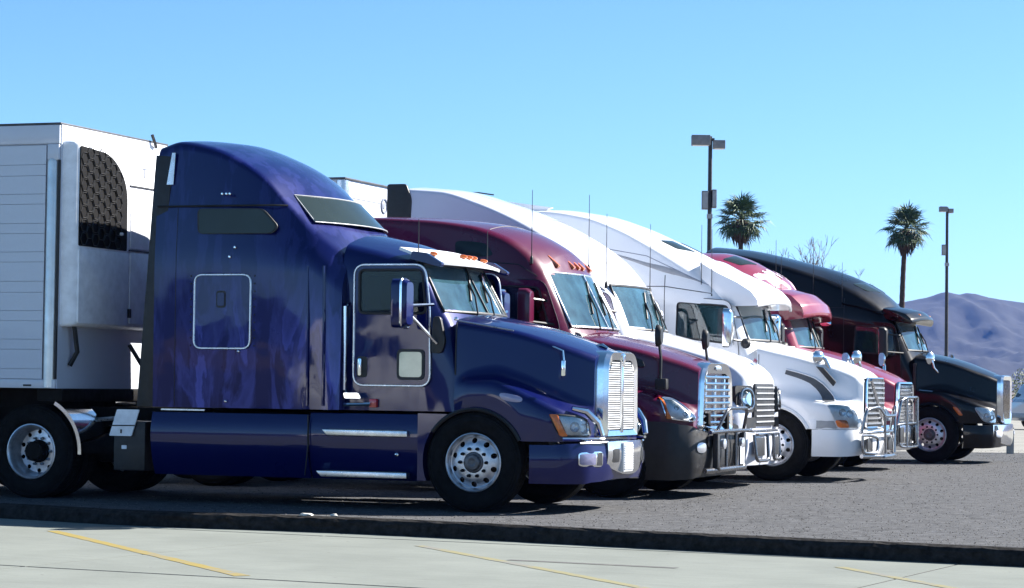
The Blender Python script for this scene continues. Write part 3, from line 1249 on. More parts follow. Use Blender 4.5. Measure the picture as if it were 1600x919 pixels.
def chassis(root, rear=(-5.16, -6.45)):
    for s in (-1, 1):
        G().box(-7.0, 1.0, s * 0.43 - 0.05, s * 0.43 + 0.05, 0.78, 1.0).build('frame_rail', 'frame_black', root, bevel=0.01)
        wheel(root, 0, s)
        for r in rear:
            wheel(root, r, s, front=False)
            wheel(root, r, s, y=0.74, full=False)
    G().tube([(0, -0.95, 0.45), (0, 0.95, 0.45)], 0.07, 8).build('front_axle', 'frame_black', root)
    for r in rear:
        g = G().tube([(r, -0.95, 0.51), (r, -0.25, 0.51), (r, 0, 0.51), (r, 0.25, 0.51), (r, 0.95, 0.51)], [0.08, 0.09, 0.2, 0.09, 0.08], 10)
        g.build('rear_axle', 'frame_black', root)
    G().prism(fillet([(-6.4, 1.10), (-5.2, 1.10), (-5.2, 1.18), (-6.3, 1.18)], 0.03), -0.45, 0.45).build('fifth_wheel', 'frame_black', root)
    G().box(-4.3, 0.3, -0.36, 0.36, 0.55, 0.95).build('drivetrain', 'frame_black', root, bevel=0.08)


def screen_grid(ub, zb, ut, zt, s, yb, yt, lift, mp=0.0, mq=0.0, a=13, b=9):
    n = Vector((zt - zb, 0, ub - ut)).normalized()
    P = []
    for i in range(b):
        q = mq + (1 - 2 * mq) * i / (b - 1)
        row = []
        for j in range(a):
            p = (-1 + 2 * j / (a - 1)) * (1 - mp)
            w = yb + (yt - yb) * q
            v = Vector((ub + (ut - ub) * q - s * p * p, p * w, zb + (zt - zb) * q)) + n * lift
            row.append(tuple(v))
        P.append(row)
    return P, n


def windscreen(root, ub, zb, ut, zt, s, yb, yt, mat='glass_screen', split=False, seal='seal', rad=0.018, name='windscreen', lift=0.015):
    P, n = screen_grid(ub, zb, ut, zt, s, yb, yt, lift)
    o = G().sheet(P, n, 0.008).build(name, mat, root)
    edge = P[0] + [r[-1] for r in P[1:]] + P[-1][-2::-1] + [r[0] for r in P[-2:0:-1]]
    G().tube(edge, rad, 6, closed=True).build('seal', seal, o)
    if split:
        c = len(P[0]) // 2
        G().tube([tuple(Vector(r[c]) + n * 0.004) for r in P], 0.016, 6).build('divider', seal, o)
    C, n = screen_grid(ub, zb, ut, zt, s, yb, yt, 0.18, 0.04, 0.05)
    cm = G().sheet(C, n, 0.62).mesh('c')
    return o, cm, P, n


def shade(root, scr, mat, lo=0.0, hi=1.0, lift=-0.07, a=-1.0, b=1.0):
    """curtain or sun shade drawn behind the windscreen, with soft folds"""
    ub, zb, ut, zt, s, yb, yt = scr[:7]
    n = Vector((zt - zb, 0, ub - ut)).normalized()
    P = []
    for i in range(7):
        q = lo + (hi - lo) * i / 6
        row = []
        for j in range(61):
            p = a + (b - a) * j / 60
            w = (yb + (yt - yb) * q) * 0.96
            row.append(tuple(Vector((ub + (ut - ub) * q - s * p * p, p * w, zb + (zt - zb) * q)) + n * (lift + 0.012 * math.sin(j * 1.3) + 0.004 * math.sin(i * 2 + j * .4))))
        P.append(row)
    return G().sheet(P, n, 0.004).build('sun_shade', mat, root)


def wipers(root, P, n, cs=(0.30, 0.62)):
    a = len(P[0]) - 1
    for f in cs:
        j = int(round(f * a))
        b = Vector(P[0][j]) + n * 0.03
        e = Vector(P[5][min(a, j + 1)]) + n * 0.02
        G().tube([b - Vector((0, 0, 0.03)), b.lerp(e, 0.5) + n * 0.02, e], 0.011, 5).build('wiper', 'seal', root)
        m0 = Vector(P[2][max(0, j)]) + n * 0.012
        m1 = Vector(P[7][min(a, j + 2)]) + n * 0.012
        G().tube([m0, m0.lerp(m1, 0.5), m1], 0.013, 4).build('wiper_blade', 'seal', root)


def cab_interior(root, back=-1.95):
    for s in (-1, 1):
        g = G()
        g.hexa([(-1.35, s * .5 - .24, 1.30), (-.92, s * .5 - .24, 1.30), (-.92, s * .5 + .24, 1.30), (-1.35, s * .5 + .24, 1.30),
                (-1.36, s * .5 - .25, 1.56), (-.88, s * .5 - .25, 1.60), (-.88, s * .5 + .25, 1.60), (-1.36, s * .5 + .25, 1.56)])
        g.hexa([(-1.45, s * .5 - .24, 1.50), (-1.28, s * .5 - .24, 1.50), (-1.28, s * .5 + .24, 1.50), (-1.45, s * .5 + .24, 1.50),
                (-1.56, s * .5 - .21, 2.22), (-1.44, s * .5 - .21, 2.22), (-1.44, s * .5 + .21, 2.22), (-1.56, s * .5 + .21, 2.22)])
        g.hexa([(-1.56, s * .5 - .13, 2.20), (-1.46, s * .5 - .13, 2.20), (-1.46, s * .5 + .13, 2.20), (-1.56, s * .5 + .13, 2.20),
                (-1.58, s * .5 - .12, 2.42), (-1.49, s * .5 - .12, 2.42), (-1.49, s * .5 + .12, 2.42), (-1.58, s * .5 + .12, 2.42)])
        g.build('seat', 'interior', root, bevel=0.03)
    G().prism(fillet([(-.92, 1.55), (-.45, 1.55), (-.45, 1.92), (-.62, 1.96), (-.86, 1.88)], 0.05), -0.9, 0.9).build('dashboard', 'interior_light', root)
    ring = [(-.98 + 0.10 * math.sin(a) * 0.8, 0.5 + 0.23 * math.cos(a), 1.95 + 0.20 * math.sin(a)) for a in np.linspace(0, 2 * math.pi, 25)[:-1]]
    G().tube(ring, 0.016, 6, closed=True).build('steering_wheel', 'seal', root)


def cab(root, st, paintm, zb, wb, win, scr, cav_back=-2.0, cav_top=2.45, n=70, cav_w=0.92):
    """cab body with real window openings; win: side-window polygon (u,z)"""
    body = cab_loft(st, zb, wb, n).build('cab', paintm, root, angle=30)
    o, cm, P, nn_ = windscreen(root, *scr)
    ub, zbt, ut, zt = scr[:4]
    cav = G().prism([(cav_back, 1.28), (ub - 0.30, 1.28), (ub - 0.22, zbt - 0.15), (ut - 0.22, cav_top), (cav_back, cav_top)], -cav_w, cav_w).mesh('c')
    cuts = [(cav, 'interior'), (cm, 'seal')]
    if win:
        cuts.append((G().prism(fillet(win, 0.06), -1.6, 1.6).mesh('c'), 'seal'))
    cut(body, cuts, angle=30)
    wipers(root, P, nn_)
    cab_interior(root)
    return body, P, nn_


def inset(poly, d):
    c = Vector((sum(p[0] for p in poly) / len(poly), sum(p[1] for p in poly) / len(poly)))
    return [tuple(Vector(p[:2]) + (c - Vector(p[:2])).normalized() * d) for p in poly]


def door(root, outl, win, y, mat, trim=None, handle=None, pane='glass_dark', peep=None, hmat='chrome', sides=(-1, 1)):
    for s in sides:
        d = G().prism(fillet(outl, 0.12, 6), s * (y - 0.012), s * (y + 0.012)).build('door', mat, root)
        wp = fillet(win, 0.06, 5)
        cuts = [(G().prism(fillet(win, 0.06, 5), s * (y - 0.2), s * (y + 0.2)).mesh('c'), 'seal')]
        cut(d, cuts, angle=30)
        G().prism(fillet(inset(win, -0.012), 0.06, 5), s * (y - 0.008), s * (y + 0.002)).build('side_window', pane, d)
        G().tube([(p[0], s * (y + 0.012), p[1]) for p in wp], 0.014, 6, closed=True).build('seal', 'seal', d)
        if trim:
            G().tube([(p[0], s * (y + 0.012), p[1]) for p in fillet(outl, 0.12, 6)], 0.012, 6, closed=True).build('trim', trim, d)
        else:
            G().tube([(p[0], s * (y + 0.010), p[1]) for p in fillet(outl, 0.12, 6)], 0.006, 5, closed=True).build('door_gap', 'seal', d)
        if handle:
            hu, hz_ = handle
            G().prism(rect(hu - 0.07, hu + 0.05, hz_ - 0.11, hz_ + 0.11, 0.04), s * (y + 0.010), s * (y + 0.016)).build('handle_recess', 'seal', d)
            G().prism(rect(hu - 0.045, hu - 0.005, hz_ - 0.09, hz_ + 0.09, 0.018), s * (y + 0.016), s * (y + 0.045)).build('handle', hmat, d, bevel=0.006)
        if peep:
            q0, q1, z0, z1 = peep
            G().prism(rect(q0 - .03, q1 + .03, z0 - .03, z1 + .03, 0.06), s * (y + 0.010), s * (y + 0.022)).build('peep_frame', 'seal', d)
            G().prism(rect(q0, q1, z0, z1, 0.04), s * (y + 0.020), s * (y + 0.028)).build('peep_window', 'peep_lens', d)


def mirror(root, u, y, z0, z1, w, mat, arms, armmat='chrome', depth=0.13, sides=(-1, 1), edge=None):
    for s in sides:
        yc = s * y
        g = G()
        out = fillet([(yc - w / 2, z0), (yc + w / 2, z0), (yc + w / 2, z1), (yc - w / 2, z1)], 0.07, 5)
        inn = [((p[0] - yc) * 0.75 + yc, (p[1] - (z0 + z1) / 2) * 0.86 + (z0 + z1) / 2) for p in out]
        m = len(out)
        vs = [(u - depth / 2, p[0], p[1]) for p in out] + [(u + depth * 0.15, p[0], p[1]) for p in out] + [(u + depth / 2, p[0], p[1]) for p in inn]
        fs = [tuple(range(m))] + [(k * m + j, k * m + (j + 1) % m, (k + 1) * m + (j + 1) % m, (k + 1) * m + j) for k in (0, 1) for j in range(m)]
        fs.append(tuple(range(2 * m, 3 * m))[::-1])
        h = g.add(vs, fs).build('mirror', mat, root, angle=50)
        pin = [((p[0] - yc) * 0.88 + yc, (p[1] - (z0 + z1) / 2) * 0.93 + (z0 + z1) / 2) for p in out]
        G().xprism(pin, u - depth / 2 - 0.006, u - depth / 2 + 0.002).build('mirror_glass', 'chrome', h)
        if edge:
            G().tube([(u + depth * 0.15, p[0], p[1]) for p in out], 0.012, 5, closed=True).build('mirror_rim', edge, h)
        for pts in arms:
            G().tube([(p[0], s * p[1], p[2]) for p in pts], 0.017, 6).build('mirror_arm', armmat, h)


def fender_mirror(root, base, top, mat='plastic_black', face='chrome', sides=(-1, 1), hw=0.075, hh=0.12, kind='oval'):
    for s in sides:
        b, t = Vector((base[0], s * base[1], base[2])), Vector((top[0], s * top[1], top[2]))
        o = G().tube([b, b.lerp(t, 0.5) + Vector((0.02, 0, 0)), t], 0.018, 6).build('fender_mirror', mat, root)
        prof = [(0.001, -0.05), (0.055, -0.045), (0.075, -0.01), (0.075, 0.02)]
        g = G().lathe(prof, n=18, axis='x', cap=True)
        h = g.build('mirror_head', mat, o)
        h.location = t
        h.scale = (-1, hw / 0.075, hh / 0.075)
        G().lathe([(0.068, 0), (0.001, 0.008)], n=18, axis='x', cap=False).build('mirror_glass', face, h).location = (0.021, 0, 0)


def antenna(root, u, y, z, h, lean=0.0):
    o = G().tube([(u, y, z), (u - lean * 0.4, y, z + h * 0.5), (u - lean, y, z + h)], [0.007, 0.005, 0.0035], 5).build('antenna', 'seal', root)
    G().lathe([(0.022, -0.03), (0.022, 0.03), (0.012, 0.06)], (u, y, z), 8, 'z').build('antenna_base', 'plastic_black', o)


def marker(root, p, mat='amber', r=0.03, ln=0.08):
    G().lathe([(0.001, ln), (r * 0.6, ln * 0.85), (r, ln * 0.4), (r * 1.1, 0.0), (r * 1.1, -0.02)], p, 12, 'x', cap=False).build('marker_lamp', mat, root)


def bumper(name, root, plan, z0, z1, mat, th=0.09, belly=0.02, tuck=0.03, nz=7, half=False):
    """plan: (u,y) of the near half from the side to the middle; z0,z1 numbers or per-point lists"""
    f = fillet([(p[0], p[1], p[2] if len(p) > 2 else 0.1) for p in plan], 0.1, 6, closed=False)
    xs = np.linspace(0, 1, len(f))
    xk = np.linspace(0, 1, len(plan))
    Z0 = np.interp(xs, xk, z0) if isinstance(z0, (list, tuple)) else [z0] * len(f)
    Z1 = np.interp(xs, xk, z1) if isinstance(z1, (list, tuple)) else [z1] * len(f)
    pts = [(u, -abs(y), a, b) for (u, y), a, b in zip(f, Z0, Z1)]
    if not half:
        pts = pts + [(u, -y, a, b) for (u, y, a, b) in pts[-2::-1]]
    P = []
    for (u, y, a, b) in pts:
        row = []
        nrm = Vector((u - 0.2, y * 0.8)).normalized()
        for k in range(nz + 1):
            t = k / nz
            bl = belly * math.sin(math.pi * t) - tuck * (1 - t) ** 3
            row.append((u + nrm.x * bl, y + nrm.y * bl, a + (b - a) * t))
        P.append(row)
    inner = [[((x - 0.0) - th * (0.9 if x > 0.9 else 0.3), y * (1 - 0.07), z) for (x, y, z) in r] for r in P]
    g = G()
    A, B = len(P), nz + 1
    vs = [p for r in P for p in r] + [p for r in inner for p in r]
    o = A * B
    fs = []
    for i in range(A - 1):
        for j in range(B - 1):
            q = (i * B + j, i * B + j + 1, (i + 1) * B + j + 1, (i + 1) * B + j)
            fs += [q, tuple(o + t for t in q[::-1])]
        for j in (0, B - 1):
            fs.append((i * B + j, (i + 1) * B + j, o + (i + 1) * B + j, o + i * B + j))
    for i in (0, A - 1):
        for j in range(B - 1):
            fs.append((i * B + j, i * B + j + 1, o + i * B + j + 1, o + i * B + j))
    return g.add(vs, fs).build(name, mat, root)


def headlamp(root, c, amber=None, sides=(-1, 1), lamps=((0.35, 0.5), (0.68, 0.5)), rim=None, lens='glass_clear', bowl='lamp_bowl', r=0.25, bvh=None):
    """c: four (u,y,z) corners for the near side with y positive = outward distance; the lamp follows the body skin"""
    for s in sides:
        q = [(p[0], s * p[1], p[2]) for p in c]
        out = (0.62, s * 0.78, 0.05)
        h = patch('headlamp', q, bowl, root, bulge=0.0, th=0.05, lift=0.008, r=r, out=out, bvh=bvh, rings=5)
        nrm = Vector(out).normalized()
        w = (Vector(q[1]) - Vector(q[0])).length
        for (a, b) in lamps:
            p = bilin(q, a, b)
            if bvh is not None:
                p = bvh.ray_cast(p + nrm * 0.6, -nrm, 1.5)[0] or p
            bo = G().lathe([(.06, 0), (.058, .008), (.045, .004), (.03, -.004), (.001, -.006)], (0, 0, 0), 18, 'z', cap=False).build('reflector', 'lamp_ring', h)
            bo.location = p + nrm * 0.012
            bo.rotation_euler = nrm.to_track_quat('Z', 'Y').to_euler()
            sc_ = min(1.0, w * 2.2)
            bo.scale = (sc_, sc_, 1)
        patch('lens', q, lens, h, bulge=0.03, th=0.002, lift=0.022, r=r, out=out, rings=5, bvh=bvh)
        if amber:
            patch('turn_lamp', q, 'amber', h, bulge=0.012, th=0.02, lift=0.030, r=0.3, out=out, s0=amber[0], s1=amber[1], t0=amber[2], t1=amber[3], bvh=bvh)
        if rim:
            patch_rim('bezel', q, rim, h, 0.012, 0.012, r, out, bvh=bvh)


def guard(root, tubes, plates=(), mat='steel_tube', r=0.032):
    """bull bar made of bent tubes"""
    first = None
    for t in tubes:
        pts = t[0]
        rr = t[1] if len(t) > 1 else r
        sm = []
        P = [Vector(p) for p in pts]
        for i, p in enumerate(P):
            if i in (0, len(P) - 1):
                sm.append(p)
                continue
            a, b = P[i - 1], P[i + 1]
            d = min(0.10, (a - p).length * 0.45, (b - p).length * 0.45)
            q0, q1 = p + (a - p).normalized() * d, p + (b - p).normalized() * d
            for k in range(6):
                w = k / 5
                sm.append(q0 * (1 - w) ** 2 + p * 2 * w * (1 - w) + q1 * w * w)
        o = G().tube(sm, rr, 10).build('grille_guard' if first is None else 'guard_tube', mat, root if first is None else first)
        if first is None:
            first = o
    for (x0, x1, y0, y1, z0, z1, mt) in plates:
        G().box(x0, x1, y0, y1, z0, z1).build('guard_plate', mt, first, bevel=0.01)
    return first


def skirt(root, u0, u1, z0, z1, mat, w=1.2, name='side_fairing', n=10, sides=(-1, 1), bow=0.08):
    for s in sides:
        g = G()
        P = []
        for i in range(n + 1):
            u = u0 + (u1 - u0) * i / n
            row = []
            for k in range(9):
                t = k / 8
                y = w + 0.012 * math.sin(math.pi * t) - bow * (1 - t) ** 2.4 * 1.6 - 0.05 * t ** 5
                row.append((u, s * y, z0 + (z1 - z0) * t))
            P.append(row)
        g.sheet(P, (0, s, 0), 0.03)
        g.build(name, mat, root)


simple('peep_lens', (0.52, 0.56, 0.40), 0.12, coat=1.0, var=0.12, vscale=6)
T_ANG = R(-20)
T_DIR = Vector((math.cos(R(20)), -math.sin(R(20)), 0))
W_DIR = Vector((math.sin(R(20)), math.cos(R(20)), 0))


def truck_root(x, y, label, name='semi_truck'):
    """x,y: the ground under the near front wheel's outer face"""
    p = Vector((x, y, 0)) + W_DIR * 1.22
    o = empty(name, p, T_ANG)
    return tag(o, label, 'truck', 'semi trucks parked in a row')


# ------------------------------------------------------------------ truck 1: blue, high-roof sleeper, in front
def blue_truck():
    root = truck_root(-0.38, 24.5, 'dark blue semi truck with high sleeper roof, nearest in the row')
    B = 'paint_blue'
    chassis(root, rear=(-5.16, -6.46))
    # sleeper box with the roof fairing
    st = [(-3.68, 1.15, 3.80, 3.90, 0.10, 1.215), (-3.45, 1.15, 3.86, 3.95, 0.10, 1.22), (-3.10, 1.14, 3.80, 3.92, 0.09, 1.22), (-2.75, 1.12, 3.66, 3.80, 0.08, 1.22),
          (-2.45, 1.10, 3.46, 3.65, 0.07, 1.22), (-2.19, 1.08, 3.19, 3.46, 0.06, 1.22), (-1.98, 1.06, 2.98, 3.28, 0.06, 1.22), (-1.72, 1.03, 2.77, 2.99, 0.06, 1.21), (-1.62, 1.00, 2.70, 2.86, 0.06, 1.20), (-1.50, 0.98, 2.60, 2.72, 0.06, 1.165)]
    slp = cab_loft(st, 1.02, 1.20, 60).build('sleeper', 'paint_blue_worn_reflect', root, angle=32)
    for s in (-1, 1):
        # seam under the roof cap, tinted side window, luggage door, vents and latches
        G().tube([(-3.66, s * 1.205, 3.165), (-3.0, s * 1.212, 3.165), (-2.30, s * 1.19, 3.165), (-2.17, s * 1.10, 3.165)], 0.010, 5).build('seam', 'seal', slp)
        win = [(-3.15, 2.87), (-2.30, 2.87), (-2.24, 2.94), (-2.42, 3.12), (-3.16, 3.13)]
        G().prism(fillet(inset(win, -0.02), 0.06), s * 1.19, s * 1.216).build('sleeper_window_seal', 'seal', slp)
        G().prism(fillet(win, 0.05), s * 1.20, s * 1.222).build('sleeper_window', 'tint_pane', slp)
        hd = G().prism(rect(-3.19, -2.53, 1.65, 2.43, 0.09, 5), s * 1.195, s * 1.222).build('luggage_door', 'paint_blue_worn_reflect', slp)
        G().tube([(p[0], s * 1.222, p[1]) for p in rect(-3.19, -2.53, 1.65, 2.43, 0.09, 5)], 0.011, 6, closed=True).build('trim', 'aluminium', hd)
        G().prism(rect(-2.93, -2.82, 2.08, 2.26, 0.03), s * 1.220, s * 1.226).build('latch_recess', 'seal', hd)
        G().prism(rect(-2.915, -2.835, 2.10, 2.24, 0.02), s * 1.224, s * 1.232).build('latch', B, hd)
        for (u, z) in ((-2.66, 1.62), (-2.78, 2.62), (-2.72, 2.72), (-2.80, 1.09), (-2.88, 3.29), (-2.79, 3.29), (-2.83, 3.29)):
            G().lathe([(0.016, 0), (0.016, 0.02), (0.008, 0.026), (0.001, 0.026)], (u, s * 1.215, z), 8, 'y', sgn=s, cap=False).build('fastener', 'chrome', slp)
        for u in (-1.86, -1.68):
            G().tube([(u, s * 1.212, 1.06), (u, s * 1.216, 1.9), (u - 0.015, s * 1.205, 2.52)], 0.016, 6, flat=1).build('body_rib', B, slp)
        # rubber gap fairing behind the sleeper
        G().prism([(-3.88, 1.02), (-3.66, 1.02), (-3.50, 3.70), (-3.70, 3.72)], s * 1.155, s * 1.19).build('gap_fairing', 'plastic_black', root, bevel=0.01)
        G().prism([(-3.56, 3.40), (-3.48, 3.40), (-3.46, 3.74), (-3.50, 3.74)], s * 1.19, s * 1.20).build('fairing_edge', 'aluminium', root)
    rivets(slp, [(-3.235, 1.68 + k * .082) for k in range(10)] + [(-2.485, 1.68 + k * .082) for k in range(10)], slp, r=.010, mat='seal')
    side_seam(slp, [(-3.42, 1.04), (-3.42, 3.14)], slp, r=.004)
    o, cm, P, nn_ = windscreen(slp, -1.70, 2.96, -1.99, 3.255, 0.25, 0.97, 0.88, 'tint_pane', rad=0.007, seal='grey_plastic', name='skylight', lift=0.055)
    # day cab
    stc = [(-1.54, 1.00, 2.74, 2.91, 0.12, 1.07), (-1.1, 0.99, 2.64, 2.81, 0.12, 1.07), (-.86, 0.98, 2.56, 2.73, 0.12, 1.07), (-.74, 0.97, 2.50, 2.68, 0.10, 1.07),
           (-.66, 0.965, 2.42, 2.62, 0.09, 1.07), (-.48, .965, 2.10, 2.34, 0.08, 1.06), (-.30, .96, 1.80, 1.98, 0.06, 1.05), (-.26, .95, 1.70, 1.86, .05, 1.04)]
    win = [(-1.335, 2.03), (-.585, 2.03), (-.635, 2.48), (-1.34, 2.48)]
    scr = (-.33, 2.05, -.60, 2.55, 0.13, 0.94, 0.90, 'glass_screen', True)
    cab(root, stc, B, 1.02, 1.06, win, scr, cav_back=-1.45, cav_top=2.44)
    door(root, [(-1.39, 1.28), (-.53, 1.28), (-.545, 2.10), (-.60, 2.535), (-1.395, 2.535)], win, 1.078, B, trim='aluminium', handle=(-1.285, 1.47), peep=(-.87, -.62, 1.37, 1.63))
    for s in (-1, 1):
        hb = G().tube([(-1.465, s * 1.09, 1.20), (-1.465, s * 1.15, 1.23), (-1.465, s * 1.15, 2.10), (-1.465, s * 1.09, 2.13)], 0.02, 8).build('grab_handle', 'chrome', root)
        G().prism(fillet([(-1.475, 1.20), (-1.30, 1.20), (-1.27, 1.14), (-1.46, 1.14)], 0.02), s * 1.07, s * 1.16).build('handle_foot', 'chrome', hb)
        G().tube([(-1.48, s * 1.12, 1.075), (-1.18, s * 1.12, 1.085)], 0.02, 6).build('step_rail', 'chrome', root)
        G().box(-1.20, -1.12, s * 1.08 - .03, s * 1.08 + .05, 1.05, 1.14).build('marker_lamp', 'red_lens', root, bevel=0.01)
        # lower chassis fairings
        G().box(-3.62, -3.1, s * 1.02 - .1, s * 1.02 + .1, .985, 1.0).build('fairing_step', 'aluminium', root)
    skirt(root, -3.70, -1.86, 0.30, 0.965, B, 1.205)
    skirt(root, -1.845, -0.60, 0.30, 0.985, B, 1.19, name='step_fairing')
    for s in (-1, 1):
        # rear half of the wheel arch closes the step fairing
        arc = [(-0.56 * math.sin(a), 0.52 + 0.56 * math.cos(a)) for a in np.linspace(R(32), R(112), 12)]
        G().prism(arc + [(-.62, .31), (-.62, 1.0)], s * 1.06, s * 1.185).build('arch_panel', B, root)
        for z0, z1, a, b in ((0.755, 0.815, -1.68, -.72), (0.325, 0.385, -1.74, -.72)):
            G().prism([(a + 0.06, z0), (b, z0), (b, z1), (a, z1)], s * 1.12, s * 1.232).build('step_plate', 'aluminium', root, bevel=0.008)
            G().box(a + .08, b - .04, s * 1.18 - .045, s * 1.18 + .045, z1, z1 + .006).build('step_tread', 'step_grip', root)
        G().tube([(-1.85, s * 1.205, .96), (-1.84, s * 1.215, .65), (-1.90, s * 1.15, .33)], 0.007, 5).build('seam', 'seal', root)
        G().lathe([(0.02, 0), (0.02, .02), (.001, .03)], (-.84, s * 1.19, .57), 8, 'y', sgn=s, cap=False).build('fastener', 'chrome', root)
    # hood and fenders
    st = [(-.27, 1.075, 1.30, 1.05, 1.89, 2.05), (-.1, 1.15, 1.36, 1.01, 1.865, 2.02), (.15, 1.20, 1.37, .955, 1.83, 1.97), (.4, 1.205, 1.30, .90, 1.78, 1.91), (.65, 1.19, 1.19, .83, 1.71, 1.83),
          (.85, 1.13, 1.10, .755, 1.65, 1.76), (1.0, 1.02, 1.03, .68, 1.60, 1.70), (1.10, .88, .99, .62, 1.56, 1.66)]
    hood = hood_loft(st, lambda u: arch_z(u, 0.545, 0.5, 0.735)).build('hood', B, root, angle=32)
    for s in (-1, 1):
        arc = [(0.55 * math.sin(a), s * 1.195, 0.5 + 0.55 * math.cos(a)) for a in np.linspace(R(-55), R(64), 22)]
        G().tube(arc, 0.022, 6).build('arch_lip', 'plastic_black', root)
        tr = [(-.245, s * 1.052, 1.955), (0.0, s * 1.00, 1.915), (.32, s * .925, 1.86)]
        G().tube(tr, 0.009, 5).build('hood_trim', 'aluminium', hood)
        G().tube([(-.258, s * 1.072, 1.40), (-.258, s * 1.066, 1.7), (-.258, s * 1.045, 1.94)], 0.008, 5).build('hood_gap', 'seal', hood)
        G().lathe([(0.02, 0), (.02, .03), (.001, .04)], (-.26, s * 1.05, 1.975), 8, 'y', sgn=s, cap=False).build('hood_latch', 'chrome', hood)
        # thin convex mirror on the hood side
        m_ = G().tube([(.72, s * .84, 1.70), (.86, s * .93, 1.655), (.875, s * .94, 1.56)], 0.010, 6).build('hood_mirror', 'chrome', root)
        G().box(.855, .895, s * .94 - .03, s * .94 + .03, 1.40, 1.56).build('mirror_glass', 'chrome', m_, bevel=0.01)
        patch('fender_lamp', [(.26, s * 1.215, 1.235), (.52, s * 1.205, 1.19), (.52, s * 1.215, 1.12), (.30, s * 1.222, 1.145)], 'lamp_lilac', root, bulge=.012, th=.03, r=.45, lift=.004, out=(0, s, 0), bvh=tree_of(hood))
    # headlamps
    headlamp(root, [(.80, 1.165, 1.015), (1.13, .93, .985), (1.20, .845, .79), (.90, 1.115, .79)], amber=(0.0, 0.20, 0.0, 1.0), lamps=((.52, .55), (.78, .6)), rim='seal', r=0.3, bvh=tree_of(hood))
    for s in (-1, 1):
        G().tube([(.98, s * .985, 1.075), (1.10, s * .885, 1.045), (1.20, s * .80, .93), (1.235, s * .76, .80)], [.022, .035, .035, .028], 8).build('lamp_trim', 'chrome', root)
        G().tube([(.92, s * 1.10, .765), (1.17, s * .86, .765), (1.24, s * .72, .765)], 0.016, 6).build('lamp_trim', 'chrome', root)
    # grille: bright shell, two finned halves, divider
    ol = fillet([(-.555, .775, .02), (.555, .775, .02), (.54, 1.56, .12), (.41, 1.67, .12), (-.41, 1.67, .12), (-.54, 1.56, .12)], 0.1, 5)
    inn = fillet([(-.435, .845, .03), (.435, .845, .03), (.43, 1.49, .12), (.335, 1.575, .12), (-.335, 1.575, .12), (-.43, 1.49, .12)], 0.1, 5)
    m = len(ol)
    g = G()
    vs = [(1.02, p[0] * 1.03, p[1]) for p in ol] + [(1.17, p[0], p[1]) for p in ol] + [(1.215, p[0] * .93, (p[1] - 1.2) * .965 + 1.2) for p in ol] + [(1.20, p[0], p[1]) for p in inn] + [(1.12, p[0], p[1]) for p in inn]
    fs = [(k * m + j, k * m + (j + 1) % m, (k + 1) * m + (j + 1) % m, (k + 1) * m + j) for k in range(4) for j in range(m)]
    shell = g.add(vs, fs).build('grille', 'chrome', root, angle=28)
    G().xprism([(p[0] * 1.02, (p[1] - 1.2) * 1.02 + 1.2) for p in inn], 1.10, 1.13).build('grille_backing', 'grey_plastic', shell)
    G().box(1.13, 1.215, -.028, .028, .82, 1.64).build('grille_divider', 'chrome', shell, bevel=.008)
    fin = G()
    for i in range(30):
        z = .862 + i * .0236
        w = .42 if z < 1.42 else .42 - (z - 1.42) * 0.75
        fin.hexa([(1.135, .035, z), (1.195, .035, z - .004), (1.195, w, z - .004), (1.135, w, z), (1.135, .035, z + .012), (1.195, .035, z + .008), (1.195, w, z + .008), (1.135, w, z + .012)])
    fm = fin.mesh('grille_fins')
    fm.materials.append(MATS['fin_bright'])
    tag(put('grille_fins', fm, shell), kind='stuff')
    f2 = put('grille_fins', fm, shell)
    f2.scale = (1, -1, 1)
    tag(f2, kind='stuff')
    G().prism(fillet([(1.02, 1.66), (1.17, 1.68), (1.23, 1.64), (1.225, 1.50), (1.205, 1.52), (1.20, 1.62)], .02), -.03, .03).build('hood_ornament', 'chrome', shell, bevel=.008)
    G().tube([(.90, 0, 1.72), (.98, 0, 1.725), (1.04, 0, 1.70)], [.02, .03, .012], 6).build('ornament', 'chrome', root)
    # bumper: painted wrap with a bright centre
    bm_side = bumper('bumper', root, [(.60, 1.19), (.95, 1.15), (1.14, .94), (1.245, .56), (1.275, 0)], [.31, .31, .31, .335, .345], [.70, .715, .725, .73, .735], B)
    cb = bumper('bumper_centre', root, [(1.25, .62), (1.29, .43), (1.31, .2), (1.315, 0)], [.47, .43, .40, .39], [.735, .74, .74, .74], 'chrome', th=.07, belly=.010, tuck=.02)
    G().box(1.25, 1.325, -.30, .02, .42, .72).build('bumper_grille', 'fin_bright', cb, bevel=.01)
    bf = G()
    for i in range(11):
        bf.box(1.325, 1.335, -.285, .005, .445 + i * .024, .457 + i * .024)
    tag(bf.build('bumper_fins', 'fin_bright', cb), kind='stuff')
    tb = tree_of(bm_side)
    tc = tree_of(cb)
    for s in (-1, 1):
        fq = [(1.06, s * 1.03, .630), (1.22, s * .70, .640), (1.22, s * .70, .480), (1.06, s * 1.03, .490)]
        fz = patch('fog_lamp_bezel', fq, 'chrome', cb, bulge=0, th=.03, lift=.008, r=.2, out=(1, s * .8, 0), bvh=tb)
        patch('fog_lamp', fq, 'fog_glass', fz, bulge=.004, th=.02, lift=.013, r=.2, out=(1, s * .8, 0), s0=.05, s1=.66, t0=.12, t1=.88, bvh=tb)
        patch('bumper_slot', fq, 'seal', fz, bulge=.0, th=.02, lift=.012, r=.2, out=(1, s * .8, 0), s0=.74, s1=.97, t0=.08, t1=.92, bvh=tb)
        patch('tow_slot', [(1.26, s * .52, .66), (1.29, s * .38, .66), (1.29, s * .38, .52), (1.26, s * .52, .52)], 'seal', cb, bulge=0, th=.02, lift=.004, r=.2, out=(1, 0, 0), bvh=tc)
        G().tube([(1.08, s * 1.02, .722), (1.19, s * .82, .728), (1.25, s * .62, .732)], .012, 6).build('bumper_trim', 'chrome', cb)
